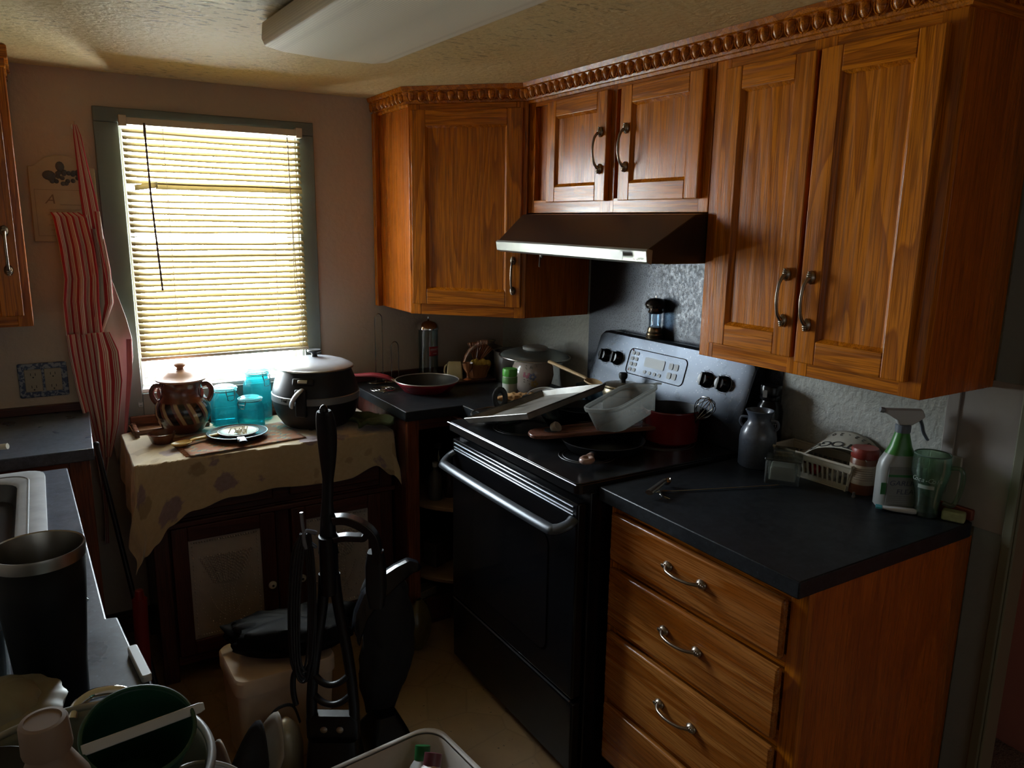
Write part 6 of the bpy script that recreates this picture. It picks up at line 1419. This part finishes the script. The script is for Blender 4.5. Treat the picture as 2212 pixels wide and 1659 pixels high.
GRN = plain('deep_green_cap', (.012, .14, .035), .4)
lying('white cleaner bottle with a green cap leaning against the far side of the tub', WHITEP, GRN, (-1.203, -1.612, .060), (-.36, .40, .2), .040, .235)
lying('pinkish white bottle with a red printed label lying on top in the tub', plain('pink_white_plastic', (.55, .44, .42), .4), plain('cap_maroon', (.12, .03, .04), .4), (-1.215, -1.672, .125), (-.22, .62, .5), .045, .20, True)
lying('pale bottle with a green cap lying at the left side of the tub', plain('pale_bottle', (.42, .42, .38), .4), GRN, (-1.292, -1.690, .06), (-.35, .12, -.4), .034, .20)
lying('cream bottle with a white cap at the right side of the tub', CREAMP, WHITEP, (-1.118, -1.620, .02), (-.05, .06, 0), .028, .22)
# red object and rod between the worktops and the tin cabinet
bm = B(); tube(bm, [(0, 0, .005), (.012, .0, .42)], .022, 16); lathe(bm, [(0, .41), (.015, .41), (.012, .45), (0, .455)], 16, 0, Matrix.Translation((.012, 0, 0)))
one(bm, 'red_tube', plain('matt_red_plastic', (.17, .008, .008), .5), 'red plastic tube standing on the floor between the left worktop and the tin-door cabinet', 'tube', (-1.712, -.62, 0))
bm = B(); tube(bm, [(0, 0, .01), (-.10, .28, .86)], .0085, 10); ball(bm, (-.10, .28, .86), .010); one(bm, 'broom_stick', BLKM, 'thin black broom stick leaning in the gap left of the tin-door cabinet', 'broom stick', (-1.685+.02, -.60, 0))

# ================================================================== left foreground
LZ = .9145
tm = thing('steel_rim_tumbler', 'big matt black insulated tumbler with a bare steel rim by the sink', 'tumbler', (-1.910, -1.940, LZ))
bm = B(); lathe(bm, [(0, 0), (.040, 0), (.043, .004), (.045, .06), (.053, .16), (.0575, .222)], 56, cap=False); fin(bm, 'body', [plain('matt_black_powder_coat', (.0025, .0035, .005), .6, spec=.2)], tm, solid=.0015)
bm = B(); lathe(bm, [(.0578, .218), (.0592, .236), (.0585, .240), (.056, .239), (.054, .222), (.05, .15), (.042, .02), (0, .015)], 56, cap=False); tag(fin(bm, 'steel_liner', plain('brushed_steel_liner', (.34, .32, .29), .33, 1), tm), label='bare brushed steel lip and liner')
# faceted glass
fg = thing('cut_glass_tumbler', 'clear cut-glass tumbler at the left edge beside the black tumbler', 'glass', (-2.000, -1.905, LZ))
bm = B(); lathe(bm, [(0, 0), (.034, 0), (.037, .004), (.041, .12), (.039, .12), (.034, .015), (0, .012)], 48, fn=lambda a, z: 1+.03*abs(math.sin(a*8+z*90))); fin(bm, 'glass_body', glass('cut_glass', (.72, .74, .72), .7, .05, edge=(.4, .42, .4)), fg)
bm = B()
def shell(a, z): return 1+.025*math.cos(a*14)
lathe(bm, [(0, 0), (.055, 0), (.062, .010), (.070, .050), (.078, .075), (.082, .084), (.076, .088), (.054, .093), (.050, .102), (.034, .111), (0, .114)], 72, fn=shell)
one(bm, 'scalloped_dish', plain('cream_melamine', (.24, .22, .16), .4, var=.1), 'cream scalloped covered dish in front of the black tumbler', 'dish', (-1.975, -2.070, LZ))
bm = B(); prism(bm, rrect(.015, .105, .005), 0, .012); one(bm, 'white_tray', WHITEP, 'small white plastic tray at the right edge of the sink worktop', 'tray', (-1.796, -1.905, LZ), (0, 0, .10), bevel=.002)
bm = B()
for k in range(7): ball(bm, (random.uniform(-.006, .006), -.03+.01*k, .004), random.uniform(.003, .006), 1, 1.4, .7, 6)
one(bm, 'broken_glass_pieces', glass('shard_glass', (.8, .82, .8), .8, .05), 'little heap of clear glass bits on the sink worktop right of the black tumbler', 'shards', (-1.862, -1.60, LZ))
# basin
bn = thing('wash_basin', 'white enamel wash basin full of dishes in the left foreground', 'basin', (-1.895, -2.335, LZ))
bm = B(); lathe(bm, [(0, 0), (.098, 0), (.106, .005), (.128, .125), (.131, .135)], 64, cap=False); fin(bm, 'shell', [plain('grey_green_enamel', (.20, .21, .19), .38, var=.06)], bn, solid=.003)
bm = B(); tube(bm, [(.133*math.cos(a*PI/40), .133*math.sin(a*PI/40), .136) for a in range(80)], .0045, 10, closed=True); fin(bm, 'rolled_rim', [plain('rim_enamel', (.28, .28, .28), .35)], bn)
bm = B(); tube(bm, smoothpts([(-.030, .122, .128), (-.028, .136, .136), (-.014, .150, .140), (.014, .150, .140), (.028, .138, .136), (.030, .124, .128)], 6), .0065, 12); tube(bm, smoothpts([(-.030, .128, .130), (0, .138, .131), (.030, .128, .130)]), .0045, 10)
tag(fin(bm, 'handle', CHROME, bn, rot=(0, 0, -.30)), label='polished chrome loop handle')
GRB = plain('dark_green_plastic', (.006, .050, .028), .45)
def inb(nm, label, mat, loc, rot, r, h, cat='bowl', lip=None):
    o_ = thing(nm, label, cat, loc, rot=rot)
    bm = B(); lathe(bm, [(0, 0), (r*.62, 0), (r*.68, .004), (r*.98, h*.95), (r, h)], 48, cap=False); fin(bm, 'shell', mat, o_, solid=.002)
    bm = B(); tube(bm, [(r*math.cos(a*PI/28), r*math.sin(a*PI/28), h) for a in range(56)], .0022, 8, closed=True); fin(bm, 'rim', lip or mat, o_)
    return o_
inb('green_cup', 'dark green plastic cup tipped in the wash basin with a white strip across it', GRB, (-1.838, -2.315, LZ+.095), (.38, .10, 0), .052, .095, 'cup')
inb('white_bowl', 'white bowl on its side between the green cup and the basin rim', WHITEP, (-1.806, -2.372, LZ+.020), (.25, .35, 0), .052, .095)
inb('steel_cup', 'steel cup with a shiny rim behind the pinkish bottle in the basin', plain('dark_steel', (.12, .12, .12), .3, 1), (-1.905, -2.330, LZ+.030), (.2, .15, 0), .034, .100, 'cup', CHROME)
inb('teal_cup', 'teal plastic cup at the left edge of the basin', plain('teal_plastic', (.02, .16, .15), .45), (-1.965, -2.375, LZ+.045), (.3, -.2, 0), .036, .09, 'cup')
bm = B(); lathe(bm, [(0, 0), (.03, 0), (.045, .006), (.049, .016), (.046, .018), (.03, .010), (0, .010)], 36); one(bm, 'black_dish', BLKM, 'black rubbery dish at the left side of the basin above the teal cup', 'dish', (-1.962, -2.300, LZ+.128), (.1, .1, 0))
bm = B(); loft(bm, [[(x, y, z) for x, y in rrect(.0105, .0032, .0012)] for z in (0, .112)]+[[(x*.7, y*.8, z) for x, y in rrect(.0105, .0032, .0012)] for z in (.117,)])
st_ = one(bm, 'white_strip', WHITEP, 'flat white plastic spatula handle lying across the dark green cup', 'spatula', (-1.880, -2.362, LZ+.186))
dn = (Vector((-1.765, -2.338, LZ+.180))-Vector((-1.880, -2.362, LZ+.186))).normalized(); cz_ = (CAM-st_.location).normalized(); xx_ = cz_.cross(dn).normalized(); st_.rotation_euler = Matrix((xx_, dn.cross(xx_), dn)).transposed().to_euler()
pb = thing('pink_bottle', 'dusty pink plastic bottle with a broad cap at the front of the basin', 'bottle', (-1.899, -2.395, LZ+.040), rot=(.02, -.04, .3))
PNK = plain('dusty_pink_plastic', (.22, .145, .10), .6, var=.06)
bm = B(); lathe(bm, [(0, 0), (.032, 0), (.034, .004), (.034, .125), (.030, .150), (.020, .172), (.0165, .180), (.0165, .188), (0, .188)], 40); fin(bm, 'body', PNK, pb)
bm = B(); lathe(bm, [(0, .184), (.0200, .184), (.0205, .187), (.0195, .212), (.0185, .214), (.0150, .2145), (.0145, .2135), (0, .2135)], 40); fin(bm, 'cap', PNK, pb)
bm = B(); lathe(bm, [(0, 0), (.016, 0), (.022, .004), (.020, .006), (0, .006)], 28); one(bm, 'steel_ladle', STEEL, 'small steel ladle bowl at the very front of the basin', 'ladle', (-1.857, -2.415, LZ+.100))
